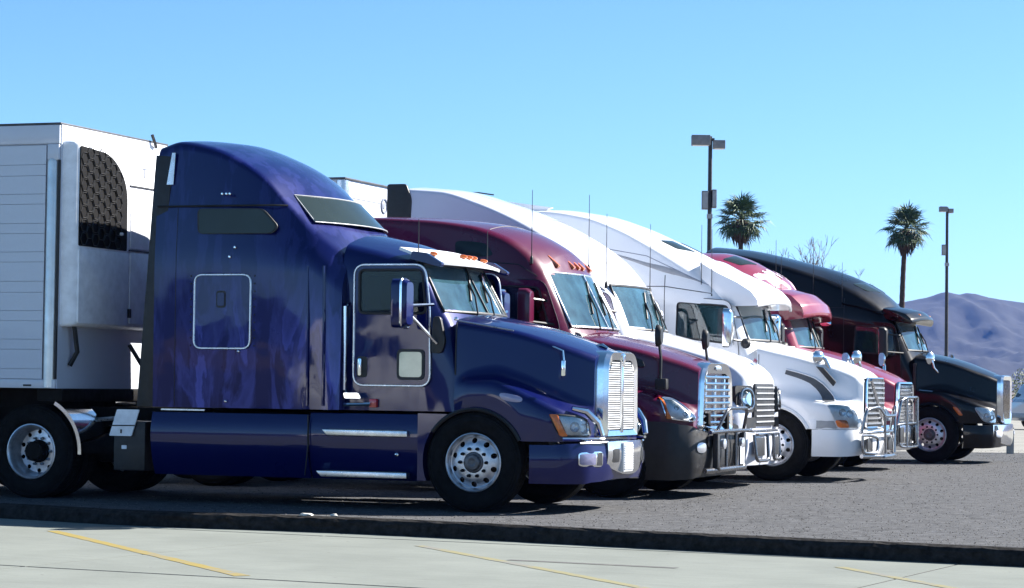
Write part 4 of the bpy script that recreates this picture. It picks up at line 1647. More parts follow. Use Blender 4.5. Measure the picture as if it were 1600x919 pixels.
    # visor with lamps
    P, n = screen_grid(-.36, 2.545, -.78, 2.70, .18, .95, .94, .03)
    vis = G().sheet(P, n, 0.03).build('visor', 'visor_metal', root)
    for p in (-.78, -.16, 0.0, .16, .78):
        marker(vis, (-.57 - .18 * p * p + .02, p * .95, 2.662), r=.024, ln=.06)
    for s in (-1, 1):
        G().prism(fillet([(-.80, 2.60), (-.46, 2.51), (-.44, 2.55), (-.62, 2.66), (-.78, 2.68)], .02), s * .955, s * 1.02).build('visor_bracket', B, vis)
        mz = 2.66
    mirror(root, -.70, 1.44, 1.87, 2.37, .24, B, [[(-.66, 1.38, 2.10), (-.50, 1.10, 2.12)], [(-.66, 1.38, 2.02), (-.45, 1.12, 1.72)]], depth=.16, edge='chrome')
    for s in (-1, 1):
        G().prism(fillet([(-.52, 1.62), (-.40, 1.62), (-.36, 1.74), (-.42, 2.0), (-.50, 2.0)], .04), s * 1.06, s * 1.11).build('mirror_bracket', 'plastic_black', root, bevel=.01)
    antenna(root, -.72, -.99, 2.60, .42)
    antenna(root, -.70, .99, 2.60, .42)
    # behind the sleeper: battery box with a pale lid, quarter fender, air tank
    for s in (-1, 1):
        bx = G().box(-4.16, -3.78, s * .95 - .22, s * .95 + .22, .33, .86).build('battery_box', 'plastic_black', root, bevel=.02)
        pl = fillet([(-4.20, .70), (-3.93, .70), (-3.84, .985), (-4.11, .985)], .015)
        G().prism(pl, s * 1.185, s * 1.20).build('box_lid', 'white_plastic', bx)
        G().tube([(-4.20, s * 1.205, .81), (-3.89, s * 1.205, .815)], .006, 4).build('lid_seam', 'seal', bx)
        G().box(-4.06, -4.045, s * 1.195, s * 1.21, .73, .77).build('lid_latch', 'seal', bx)
        G().prism(rect(-4.06, -4.0, .56, .60, .008), s * 1.17, s * 1.175).build('sticker', 'white_plastic', bx)
        arc = [(-5.16 + 0.62 * math.cos(a), 0.51 + 0.62 * math.sin(a)) for a in np.linspace(R(62), R(-2), 14)]
        arc2 = [(-5.16 + 0.58 * math.cos(a), 0.51 + 0.58 * math.sin(a)) for a in np.linspace(R(-2), R(62), 14)]
        G().prism(arc + arc2, s * .62, s * 1.20).build('quarter_fender', 'chrome', root)
        G().tube([(-4.62, s * .75, .86), (-4.15, s * .75, .90)], .025, 6).build('fender_bracket', 'aluminium', root)
        G().tube([(-4.65, s * .55, .55), (-4.2, s * .55, .55)], .16, 12).build('air_tank', 'frame_black', root)
    G().tube([(-3.9, .2, 1.3), (-4.2, .25, 1.15), (-4.5, .2, 1.35), (-4.75, .2, 1.7)], .025, 6).build('air_hose', 'seal', root)
    return root


simple('tint_pane', (0.020, 0.030, 0.030), 0.14, coat=0.2, var=0.12, vscale=3)
MATS['tint_pane'].node_tree.nodes['Principled BSDF'].inputs['Specular IOR Level'].default_value = 0.15
simple('step_grip', (0.16, 0.16, 0.17), 0.6, 0.6, var=0.3, vscale=30)
simple('lamp_lilac', (0.30, 0.28, 0.42), 0.2, coat=1.0, var=0.1)
simple('visor_metal', (0.80, 0.81, 0.82), 0.3, 0.1, var=0.05)
blue_truck()


# ------------------------------------------------------------------ refrigerated trailer behind the blue truck
def reefer_trailer():
    p = Vector((-0.38, 24.5, 0)) + W_DIR * 1.22
    root = empty('refrigerated_trailer', p, T_ANG)
    tag(root, 'white box trailer with dark honeycomb cooling unit behind the blue truck', 'trailer', 'box trailers behind the trucks')
    U, YN, YF, Z0, Z1 = -4.78, -1.345, 1.09, 1.20, 4.075
    L = -18.4
    core = G().box(L, U - .012, YN + .03, YF - .03, Z0 + .02, Z1 - .02).build('wall', 'trailer_white', root)
    # ribbed side boards
    z = Z0 + .10
    hs = [.11, .21, .11, .20, .11, .20, .12, .21, .11, .20, .11, .21, .11, .20, .12, .21, .11, .16]
    mats = {}
    for i, h in enumerate(hs):
        if z + h > Z1 - .22:
            h = Z1 - .24 - z
        if h < .04:
            break
        for s, y in ((-1, YN), (1, YF)):
            key = (round(h, 3), s)
            if key not in mats:
                me = G().box(L + .02, U - .18, -.034, 0, .0020, h - .0020).mesh('side_board')
                me.materials.append(MATS['trailer_white'])
                mats[key] = me
            o = put('side_board', mats[key], root, (0, y + (.034 if s < 0 else 0) + random.uniform(-.0008, .0008), z))
        z += h
    for s, y in ((-1, YN), (1, YF)):
        ya, yb = (y - .01, y + .03) if s < 0 else (y - .03, y + .01)
        G().box(L, U - .01, ya, yb, Z1 - .22, Z1 - .015).build('top_rail', 'trailer_white', root, bevel=.008)
        G().box(L, U - .01, ya, yb, Z0 - .0, Z0 + .095).build('bottom_rail', 'trailer_white', root, bevel=.008)
        # polished half-round corner post
        yc = y + (.045 if s < 0 else -.045)
        G().lathe([(.075, Z0 + .01), (.075, Z1 - .42), (.06, Z1 - .38)], (U - .10, yc, 0), 20, 'z').build('corner_post', 'chrome_worn', root)
        G().box(U - .025, U - .005, yc - .055, yc + .055, Z0 + .1, Z1 - .4).build('corner_seal', 'seal', root)
        G().box(U - .16, U - .012, ya - .004, yb, Z1 - .40, Z1 - .22).build('corner_cap', 'trailer_white', root, bevel=.02)
        G().box(U - .40, U - .30, ya - .004, yb - .001 * s, Z0 + .02, Z0 + .04).build('data_plate', 'seal', root)
        for q in (-7.2, -9.4, -11.6, -13.8, -16):
            G().box(q, q + .14, ya - .006, yb, Z0 + .03, Z0 + .06).build('reflector', 'red_lens', root)
    G().box(L, U, YN - .005, YF + .005, Z1 - .014, Z1 + .012).build('roof', 'roof_edge', root, bevel=.006)
    fw = G().box(U - .012, U, YN + .02, YF - .02, Z0, Z1 - .012).build('front_wall', 'trailer_white', root)
    G().box(U - .3, U + .02, YN + .1, YF - .1, Z0 - .14, Z0 - .002).build('coupler_plate', 'frame_black', root, bevel=.02)
    G().box(L, U - .3, -.5, .5, Z0 - .22, Z0 - .002).build('underframe', 'frame_black', root)
    # cooling unit
    ya, yb, za, zb = -1.30, .90, 1.87, 3.90
    prof = fillet([(ya, za, .05), (yb, za, .05), (yb, zb, .22), (ya, zb, .05)], .1, 6)
    m = len(prof)
    cy, cz = (ya + yb) / 2, (za + zb) / 2
    rings = [(U + .0, 1.0, 1.0), (U + .12, .995, .995), (U + .17, .97, .98), (U + .19, .93, .955)]
    vs = [(u, (q[0] - cy) * a + cy, (q[1] - cz) * b + cz) for (u, a, b) in rings for q in prof]
    fs = [(k * m + j, k * m + (j + 1) % m, (k + 1) * m + (j + 1) % m, (k + 1) * m + j) for k in range(3) for j in range(m)] + [tuple(range(3 * m, 4 * m))[::-1]]
    unit = G().add(vs, fs).build('cooling_unit', 'white_plastic', root, angle=50)
    F = U + .19
    gp = fillet([(-1.245, 2.75, .02), (-.20, 2.75, .02), (-.20, 3.50, .35), (-.55, 3.80, .3), (-1.245, 3.84, .03)], .1, 8)
    gr = G().xprism(gp, F - .03, F + .006).build('cooling_grille', 'void_black', unit)
    hexr = [(0, .073 * math.cos(a), .073 * math.sin(a)) for a in np.linspace(0, 2 * math.pi, 7)[:-1]]
    hm_ = G().tube(hexr, .0055, 4, closed=True).mesh('honeycomb_cell')
    hm_.materials.append(MATS['honeycomb'])
    for i in range(9):
        for j in range(7):
            y = -1.16 + i * .126
            z = 2.83 + j * .146 + (.073 if i % 2 else 0)
            lim = 3.78 if y < -.6 else 3.78 - (y + .6) * .75
            if y > -.28 or z > lim:
                continue
            c = put('honeycomb_cell', hm_, gr, (F + .012, y, z))
    G().xprism(rect(-1.25, -.165, 1.91, 2.72, .03), F - .02, F + .010).build('lower_panel', 'white_plastic', unit, bevel=.006)
    G().xprism(rect(-.12, .80, 1.93, 2.74, .03), F - .02, F + .010).build('lower_panel', 'white_plastic', unit, bevel=.006)
    G().xprism(rect(-.12, .80, 2.78, 3.46, .03), F - .02, F + .010).build('upper_panel', 'white_plastic', unit, bevel=.006)
    for y0, y1, z in ((-.15, .85, 3.49), (-.15, .85, 2.76)):
        G().box(F - .005, F + .013, y0, y1, z - .008, z + .008).build('panel_seam', 'seal', unit)
    G().box(F, F + .03, -.155, -.115, 2.0, 2.10).build('latch', 'seal', unit)
    G().lathe([(.018, 0), (.018, .03), (.001, .034)], (F + .01, -.36, 2.93), 8, 'x', cap=False).build('fastener', 'white_plastic', unit)
    cu = bpy.data.curves.new('lettering', 'FONT')
    cu.body = 'T'
    cu.size = .17
    cu.extrude = .002
    tmp = bpy.data.objects.new('lettering_curve', cu)
    COL.objects.link(tmp)
    bpy.context.view_layer.update()
    tme = bpy.data.meshes.new_from_object(tmp.evaluated_get(bpy.context.evaluated_depsgraph_get()))
    bpy.data.objects.remove(tmp)
    t = bpy.data.objects.new('lettering', tme)
    COL.objects.link(t)
    t.parent = unit
    t.location = (F + .004, .14, 3.60)
    t.rotation_euler = (R(90), 0, R(90))
    tme.materials.clear()
    tme.materials.append(MATS['logo_grey'])
    G().tube([(U + .08, -1.12, 1.88), (U + .10, -1.08, 1.6), (U + .02, -1.10, 1.45)], .03, 6).build('drain_hose', 'seal', unit)
    mk = G().tube([(U + .02, .66, Z1 + .08), (U + .04, .70, Z1 - .02), (U + .02, .76, Z1 - .06)], .02, 6).build('roof_hook', 'seal', root)
    # bogie and legs, mostly out of sight
    for q in (-15.6, -16.9):
        for s in (-1, 1):
            wheel(root, q, s, front=False, y=1.0)
            wheel(root, q, s, y=.66, full=False)
        G().tube([(q, -.9, .51), (q, .9, .51)], .07, 8).build('axle', 'frame_black', root)
        G().box(q - .08, q + .08, -.45, .45, .5, 1.0).build('hanger', 'frame_black', root)
    for s in (-1, 1):
        G().box(-7.7, -7.58, s * .55 - .06, s * .55 + .06, .25, 1.0).build('landing_leg', 'frame_black', root)
        G().box(-7.8, -7.48, s * .55 - .13, s * .55 + .13, .22, .25).build('landing_foot', 'frame_black', root)


simple('chrome_worn', (0.78, 0.77, 0.74), 0.42, 0.8, var=0.12, vscale=5)
simple('roof_edge', (0.07, 0.07, 0.075), 0.5, 0.5, var=0.3)
simple('honeycomb', (0.010, 0.010, 0.012), 0.5, var=0.2)
reefer_trailer()

simple('logo_pale', (0.40, 0.41, 0.46), 0.5, var=0.1)

simple('shade_blue', (0.34, 0.62, 0.80), 0.8, var=0.12, vscale=4)
simple('shade_green', (0.46, 0.62, 0.54), 0.8, var=0.12, vscale=4)


# ------------------------------------------------------------------ truck 2: maroon
def maroon_truck():
    root = truck_root(1.15, 28.1, 'maroon semi truck with chrome barred grille and tubular front guard')
    B = 'paint_maroon'
    chassis(root)
    st = [(-3.75, 1.12, 3.29, 3.36, .07, 1.19), (-3.2, 1.12, 3.31, 3.38, .08, 1.19), (-2.5, 1.11, 3.28, 3.36, .08, 1.18), (-1.84, 1.08, 3.20, 3.30, .09, 1.15), (-1.42, 1.04, 3.07, 3.20, .11, 1.13),
          (-1.12, 1.0, 2.88, 3.06, .12, 1.11), (-.93, .97, 2.68, 2.93, .11, 1.10), (-.76, .96, 2.36, 2.64, .09, 1.09), (-.45, .95, 1.74, 2.02, .08, 1.07), (-.38, .94, 1.62, 1.88, .06, 1.05)]
    win = [(-1.62, 2.05), (-.80, 2.00), (-.93, 2.46), (-1.62, 2.50)]
    scr = (-.43, 2.0, -.765, 2.65, .15, .94, .90, 'glass_screen', True, 'aluminium', .014)
    body, P0, n0 = cab(root, st, B, 1.0, 1.08, win, scr, cav_back=-2.2, cav_top=2.5)
    door(root, [(-1.68, 1.22), (-.62, 1.22), (-.66, 2.0), (-.86, 2.55), (-1.68, 2.58)], win, 1.095, B, handle=(-1.55, 1.62), hmat='chrome')
    for s in (-1, 1):
        patch('roof_side_window', [(-2.0, s * 1.135, 3.03), (-1.62, s * 1.11, 3.00), (-1.50, s * 1.12, 2.84), (-1.98, s * 1.145, 2.82)], 'tint_pane', root, bulge=.006, th=.03, lift=.006, out=(0, s, 0), bvh=tree_of(body))
    for p in (-.62, -.19, 0.0, .19, .62):
        u = -.83 - .15 * p * p
        G().prism(fillet([(u - .09, 2.875), (u + .055, 2.75), (u + .03, 2.71), (u - .12, 2.83)], .012), p - .036, p + .036).build('marker_lamp', 'amber', root, bevel=.008)
    st = [(-.42, 1.08, 1.28, 1.05, 1.80, 1.96), (-.2, 1.13, 1.30, 1.01, 1.76, 1.91), (.1, 1.19, 1.30, .96, 1.71, 1.84), (.35, 1.19, 1.25, .90, 1.66, 1.77), (.6, 1.16, 1.17, .82, 1.59, 1.69), (.8, 1.05, 1.08, .75, 1.53, 1.62), (.93, .90, 1.0, .70, 1.48, 1.56)]
    hood = hood_loft(st, lambda u: arch_z(u, .545, .5, .80)).build('hood', B, root, angle=32)
    side_seam(root, [(-1.78, 1.04), (-1.78, 3.02)], body)
    side_seam(root, [(-3.6, 2.78), (-1.78, 2.78), (-1.2, 2.74), (-.97, 2.60)], body)
    side_seam(root, [(-.385, 1.34), (-.385, 1.80)], hood)
    top_seam(root, -1.62, -.95, .95, body)
    rivets(root, [(-3.4 + k * .2, 2.74) for k in range(8)], body)
    for s in (-1, 1):
        patch('fender_vent', [(.05, s * 1.0, 1.68), (.32, s * .965, 1.62), (.36, s * .975, 1.53), (.10, s * 1.01, 1.56)], 'seal', hood, bulge=0, th=.03, lift=.012, out=(0, s, 0))
        arc = [(.55 * math.sin(a), s * 1.18, .5 + .55 * math.cos(a)) for a in np.linspace(R(-60), R(60), 20)]
        G().tube(arc, .022, 6).build('arch_lip', 'plastic_black', root)
    headlamp(root, [(.60, 1.145, 1.19), (.80, 1.03, 1.17), (.98, .83, .90), (.66, 1.13, .93)], amber=(0.0, .14, 0, 1), lamps=((.5, .45), (.68, .7)), rim='chrome', r=.32, bvh=tree_of(hood))
    # chrome grille with separate bars
    ol = fillet([(-.72, .78, .06), (.72, .78, .06), (.66, 1.47, .14), (.45, 1.60, .12), (-.45, 1.60, .12), (-.66, 1.47, .14)], .1, 5)
    inn = fillet([(-.58, .84, .04), (.58, .84, .04), (.53, 1.42, .08), (.42, 1.47, .06), (-.42, 1.47, .06), (-.53, 1.42, .08)], .1, 5)
    m = len(ol)
    vs = [(.85, p[0] * 1.02, p[1]) for p in ol] + [(.95, p[0], p[1]) for p in ol] + [(.985, p[0] * .95, (p[1] - 1.2) * .97 + 1.2) for p in ol] + [(.965, p[0], p[1]) for p in inn] + [(.88, p[0], p[1]) for p in inn]
    shell = G().add(vs, [(k * m + j, k * m + (j + 1) % m, (k + 1) * m + (j + 1) % m, (k + 1) * m + j) for k in range(4) for j in range(m)]).build('grille', 'chrome', root, angle=30)
    G().xprism([(p[0] * 1.02, p[1]) for p in inn], .86, .89).build('grille_backing', 'seal', shell)
    bar = G().prism(fillet([(.90, -.022), (.975, -.018), (.985, .0), (.975, .018), (.90, .022)], .006), -1, 1).mesh('grille_bar')
    bar.materials.append(MATS['chrome'])
    for i in range(8):
        z = .885 + i * .077
        b = put('grille_bar', bar, shell, (0, 0, z))
        b.scale = (1, .575 - .05 * max(0, z - 1.15) / .3, 1)
    for y in (-.42, 0.0, .42):
        G().box(.895, .955, y - .03, y + .03, .85, 1.45).build('grille_upright', 'chrome', shell, bevel=.008)
    patch('badge', [(.985, -.12, 1.565), (.985, .12, 1.565), (.99, .12, 1.50), (.99, -.12, 1.50)], 'aluminium', shell, bulge=.01, th=.01, lift=.004, r=.48, out=(1, 0, 0))
    K = 'plastic_black'
    bumper('bumper', root, [(.42, 1.20), (.75, 1.19), (.98, 1.0), (1.06, .60), (1.08, 0)], [.22, .22, .24, .26, .26], [.90, .88, .84, .78, .77], K, belly=.03)
    for s in (-1, 1):
        patch('fog_lamp', [(.995, s * .985, .66), (1.055, s * .80, .66), (1.055, s * .80, .54), (.995, s * .985, .54)], 'lamp_ring', root, bulge=.012, th=.03, lift=.012, r=.45, out=(1, s * .5, 0))
        patch('lamp_recess', [(1.055, s * .74, .74), (1.085, s * .50, .74), (1.085, s * .50, .60), (1.055, s * .74, .60)], 'seal', root, bulge=0, th=.02, lift=.02, r=.2, out=(1, 0, 0))
    G().tube([(1.0, -.98, .865), (1.09, -.62, .82), (1.11, -.3, .80)], .014, 6).build('bumper_trim', 'chrome', root)
    gd = guard(root, [([(1.15, -.95, .78), (1.17, -.3, .79), (1.17, .3, .79), (1.15, .95, .78)], .023),
                      ([(1.14, -.62, .79), (1.22, -.42, 1.06), (1.24, .42, 1.06), (1.14, .62, .79)], .021),
                      ([(1.14, -.62, .79), (1.15, -.62, .34), (1.15, .62, .34), (1.14, .62, .79)], .023),
                      ([(1.08, -.92, .33), (1.15, -.4, .34), (1.15, .4, .34), (1.08, .92, .33)], .03),
                      ([(1.15, -.22, .79), (1.15, -.22, .34)], .020), ([(1.15, .22, .79), (1.15, .22, .34)], .020)],
               [(1.10, 1.165, -.66, -.56, .36, .76, K), (1.10, 1.165, .56, .66, .36, .76, K), (1.17, 1.18, .34, .52, .38, .60, 'white_plastic')], 'guard_dark')
    for s in (-1, 1):
        patch('guard_lamp', [(1.19, s * .36, .70), (1.19, s * .50, .70), (1.19, s * .50, .58), (1.19, s * .36, .58)], 'lamp_ring', gd, bulge=.015, th=.04, r=.48, out=(1, 0, 0))
    fender_mirror(root, (.56, 1.02, 1.36), (.53, 1.02, 1.90), hw=.085, hh=.13)
    for s in (-1, 1):
        G().box(.50, .64, s * 1.0 - .05, s * 1.0 + .06, 1.27, 1.40).build('mirror_foot', K, root, bevel=.02)
    mirror(root, -.98, 1.40, 1.95, 2.44, .20, B, [[(-.95, 1.36, 2.32), (-.82, 1.08, 2.30)], [(-.95, 1.36, 2.05), (-.72, 1.08, 2.02)]], armmat='plastic_black', depth=.14)
    antenna(root, -1.05, -1.03, 2.78, .85)
    antenna(root, -1.00, 1.00, 2.78, .95)
    skirt(root, -3.7, -.62, .30, .98, B, 1.18)
    return root


MAROON = maroon_truck()


# ------------------------------------------------------------------ truck 3: white, tall sloping roof
def white_truck():
    root = truck_root(1.84, 31.2, 'white semi truck with long sloping roof between the maroon truck and the vented white one')
    B = 'paint_silver'
    chassis(root)
    st = [(-3.50, 1.15, 3.93, 4.02, .07, 1.2), (-3.0, 1.15, 3.89, 3.97, .07, 1.2), (-2.5, 1.14, 3.74, 3.83, .07, 1.19), (-2.0, 1.11, 3.53, 3.66, .08, 1.17), (-1.55, 1.08, 3.28, 3.46, .09, 1.14), (-1.15, 1.04, 3.0, 3.24, .10, 1.12),
          (-.86, .99, 2.72, 3.04, .11, 1.10), (-.62, .955, 2.46, 2.76, .10, 1.09), (-.55, .95, 2.34, 2.64, .09, 1.08), (-.30, .945, 1.76, 2.08, .08, 1.07), (-.22, .94, 1.62, 1.90, .06, 1.06)]
    win = [(-1.42, 2.04), (-.62, 2.0), (-.72, 2.44), (-1.42, 2.48)]
    scr = (-.30, 2.05, -.555, 2.63, .16, .94, .90, 'glass_screen')
    body, P0, n0 = cab(root, st, B, 1.0, 1.07, win, scr, cav_back=-2.0, cav_top=2.48)
    shade(root, scr, 'shade_green', 0.12, 0.78, -0.12, -1, .55)
    door(root, [(-1.48, 1.22), (-.48, 1.22), (-.50, 2.0), (-.64, 2.53), (-1.48, 2.56)], win, 1.09, B, handle=(-1.36, 1.62))
    for s in (-1, 1):
        G().prism(fillet([(-3.80, 1.02), (-3.48, 1.02), (-3.44, 3.80), (-3.52, 4.0), (-3.80, 4.0)], .04), s * 1.13, s * 1.17).build('gap_fairing', 'plastic_black', root, bevel=.01)
        # faded pale grey marks on the roof nose
        for k in range(3):
            y0 = s * (.22 + .16 * k)
            patch('roof_mark', [(-.84, y0, 3.0), (-.70, y0, 2.9), (-.70, y0 + .03, 2.9), (-.84, y0 + .03, 3.0)], 'logo_pale', root, bulge=0, th=.01, lift=.003, r=.2, out=(.7, 0, .7), bvh=tree_of(body))
    G().tube([(-3.42, .62, 4.02), (-3.15, .62, 4.015), (-2.92, .62, 3.98)], .010, 5).build('roof_strake', 'plastic_black', root)
    st = [(-.28, 1.08, 1.30, 1.05, 1.86, 2.05), (0, 1.16, 1.34, 1.01, 1.81, 1.98), (.25, 1.2, 1.32, .97, 1.75, 1.91), (.5, 1.2, 1.26, .93, 1.69, 1.83), (.75, 1.18, 1.20, .88, 1.62, 1.75), (.95, 1.12, 1.15, .82, 1.54, 1.66), (1.08, 1.02, 1.10, .75, 1.44, 1.56), (1.15, .90, 1.05, .66, 1.36, 1.46)]
    hood = hood_loft(st, lambda u: arch_z(u, .545, .5, .72)).build('hood', B, root, angle=32)
    K = 'plastic_black'
    side_seam(root, [(-1.6, 1.04), (-1.6, 3.0)], body)
    side_seam(root, [(-3.4, 2.80), (-1.6, 2.80), (-1.0, 2.72), (-.74, 2.56)], body)
    top_seam(root, -1.75, -.98, .98, body)
    side_seam(root, [(-.25, 1.36), (-.25, 1.84)], hood)
    K = 'plastic_black'
    # face: dark grille, square lamp openings with round bezels
    gs = G().xprism(fillet([(-.56, .80, .04), (.56, .80, .04), (.50, 1.36, .06), (-.50, 1.36, .06)], .05), 1.10, 1.185).build('grille', K, root, bevel=.01)
    br = G().box(1.18, 1.20, -.48, .48, -.01, .01).mesh('grille_bar')
    br.materials.append(MATS['grey_plastic'])
    for i in range(7):
        put('grille_bar', br, gs, (0, 0, .86 + i * .075))
    for s in (-1, 1):
        hp = patch('headlamp', [(1.02, s * .99, 1.33), (1.17, s * .66, 1.33), (1.19, s * .66, .98), (1.05, s * 1.0, .98)], K, root, bulge=0, th=.06, lift=.02, r=.15, out=(1, s * .4, 0))
        patch('reflector', [(1.06, s * .93, 1.27), (1.16, s * .72, 1.27), (1.175, s * .72, 1.04), (1.08, s * .94, 1.04)], 'lamp_bowl', hp, bulge=.01, th=.01, lift=.024, r=.45, out=(1, s * .4, 0))
        patch('lens', [(1.06, s * .93, 1.27), (1.16, s * .72, 1.27), (1.175, s * .72, 1.04), (1.08, s * .94, 1.04)], 'glass_clear', hp, bulge=.04, th=.002, lift=.038, r=.45, out=(1, s * .4, 0))
        patch_rim('bezel', [(1.06, s * .95, 1.29), (1.16, s * .70, 1.29), (1.18, s * .70, 1.02), (1.08, s * .96, 1.02)], 'steel_tube', hp, .016, .05, .48, (1, s * .4, 0))
        patch('lower_lamp', [(1.06, s * 1.0, .92), (1.20, s * .62, .92), (1.21, s * .62, .78), (1.07, s * 1.0, .78)], K, root, bulge=0, th=.05, lift=.02, r=.12, out=(1, s * .4, 0))
    bumper('bumper', root, [(.60, 1.2), (.95, 1.18), (1.15, 1.02), (1.24, .6), (1.26, 0)], .30, [.72, .73, .74, .75, .75], B, belly=.02)
    gd = guard(root, [([(1.16, -.90, .74), (1.23, -.62, .74), (1.25, 0, .74), (1.23, .50, .74), (1.20, .56, .70)], .021),
                      ([(1.26, -.86, .70), (1.30, -.86, .36), (1.32, -.30, .36), (1.30, -.30, .70)], .023),
                      ([(1.25, .50, .70), (1.28, .50, .36), (1.29, .10, .36), (1.28, .10, .70)], .023)],
               [(1.18, 1.28, -.66, .44, .68, .715, 'steel_tube'), (1.265, 1.28, -.80, -.34, .42, .66, K), (1.265, 1.28, .14, .46, .42, .66, K)], 'guard_dark')
    G().prism(fillet([(.98, 1.62), (1.06, 1.60), (1.08, 1.68), (1.05, 1.70), (1.02, 1.65)], .01), -.02, .02).build('hood_ornament', 'chrome', root)
    mirror(root, -.72, 1.38, 1.9, 2.4, .2, B, [[(-.7, 1.34, 2.3), (-.56, 1.07, 2.28)], [(-.7, 1.34, 2.0), (-.5, 1.07, 1.98)]], armmat=K)
    antenna(root, -.72, -1.0, 2.62, .95)
    antenna(root, -.72, 1.0, 2.62, .95)
    skirt(root, -3.45, -.62, .30, .98, B, 1.18)
    return root


white_truck()


def plain_trailer():
    p = Vector((1.84, 31.2, 0)) + W_DIR * 1.22
    root = empty('box_trailer', p, T_ANG)
    tag(root, 'white box trailer with round emblem, top showing above the maroon truck', 'trailer', 'box trailers behind the trucks')
    U, YN, YF, Z0, Z1 = -4.35, -1.36, 1.20, 1.2, 4.08
    L = -17.9
    G().box(L, U - .01, YN + .02, YF - .02, Z0, Z1 - .02).build('wall', 'trailer_white', root)
    G().box(U - .01, U, YN + .16, YF - .16, Z0, Z1 - .10).build('front_wall', 'trailer_white', root)
    for y in (YN + .075, YF - .075):
        G().lathe([(.085, Z0), (.085, Z1 - .03)], (U - .06, y, 0), 18, 'z').build('corner_post', 'aluminium', root)
    G().box(L, U + .012, YN, YF, Z1 - .018, Z1 + .01).build('roof', 'roof_edge', root, bevel=.006)
    G().box(U - .006, U + .006, YN + .16, YF - .16, Z1 - .26, Z1 - .245).build('front_seam', 'grey_plastic', root)
    em = G().tube([(U + .006, .02 + .10 * math.cos(a), 3.80 + .10 * math.sin(a)) for a in np.linspace(0, 2 * math.pi, 25)[:-1]], .016, 5, closed=True).build('emblem', 'logo_grey', root)
    G().lathe([(.055, 0), (.045, .008), (.001, .008)], (U, .02, 3.80), 16, 'x', cap=False).build('emblem_core', 'logo_grey', em)
    G().box(L, U - .3, -.5, .5, Z0 - .22, Z0 - .002).build('underframe', 'frame_black', root)
    for q in (-15.2, -16.5):
        for s in (-1, 1):
            wheel(root, q, s, front=False, y=1.0)
        G().tube([(q, -.9, .51), (q, .9, .51)], .07, 8).build('axle', 'frame_black', root)
        G().box(q - .08, q + .08, -.45, .45, .5, 1.0).build('hanger', 'frame_black', root)


plain_trailer()


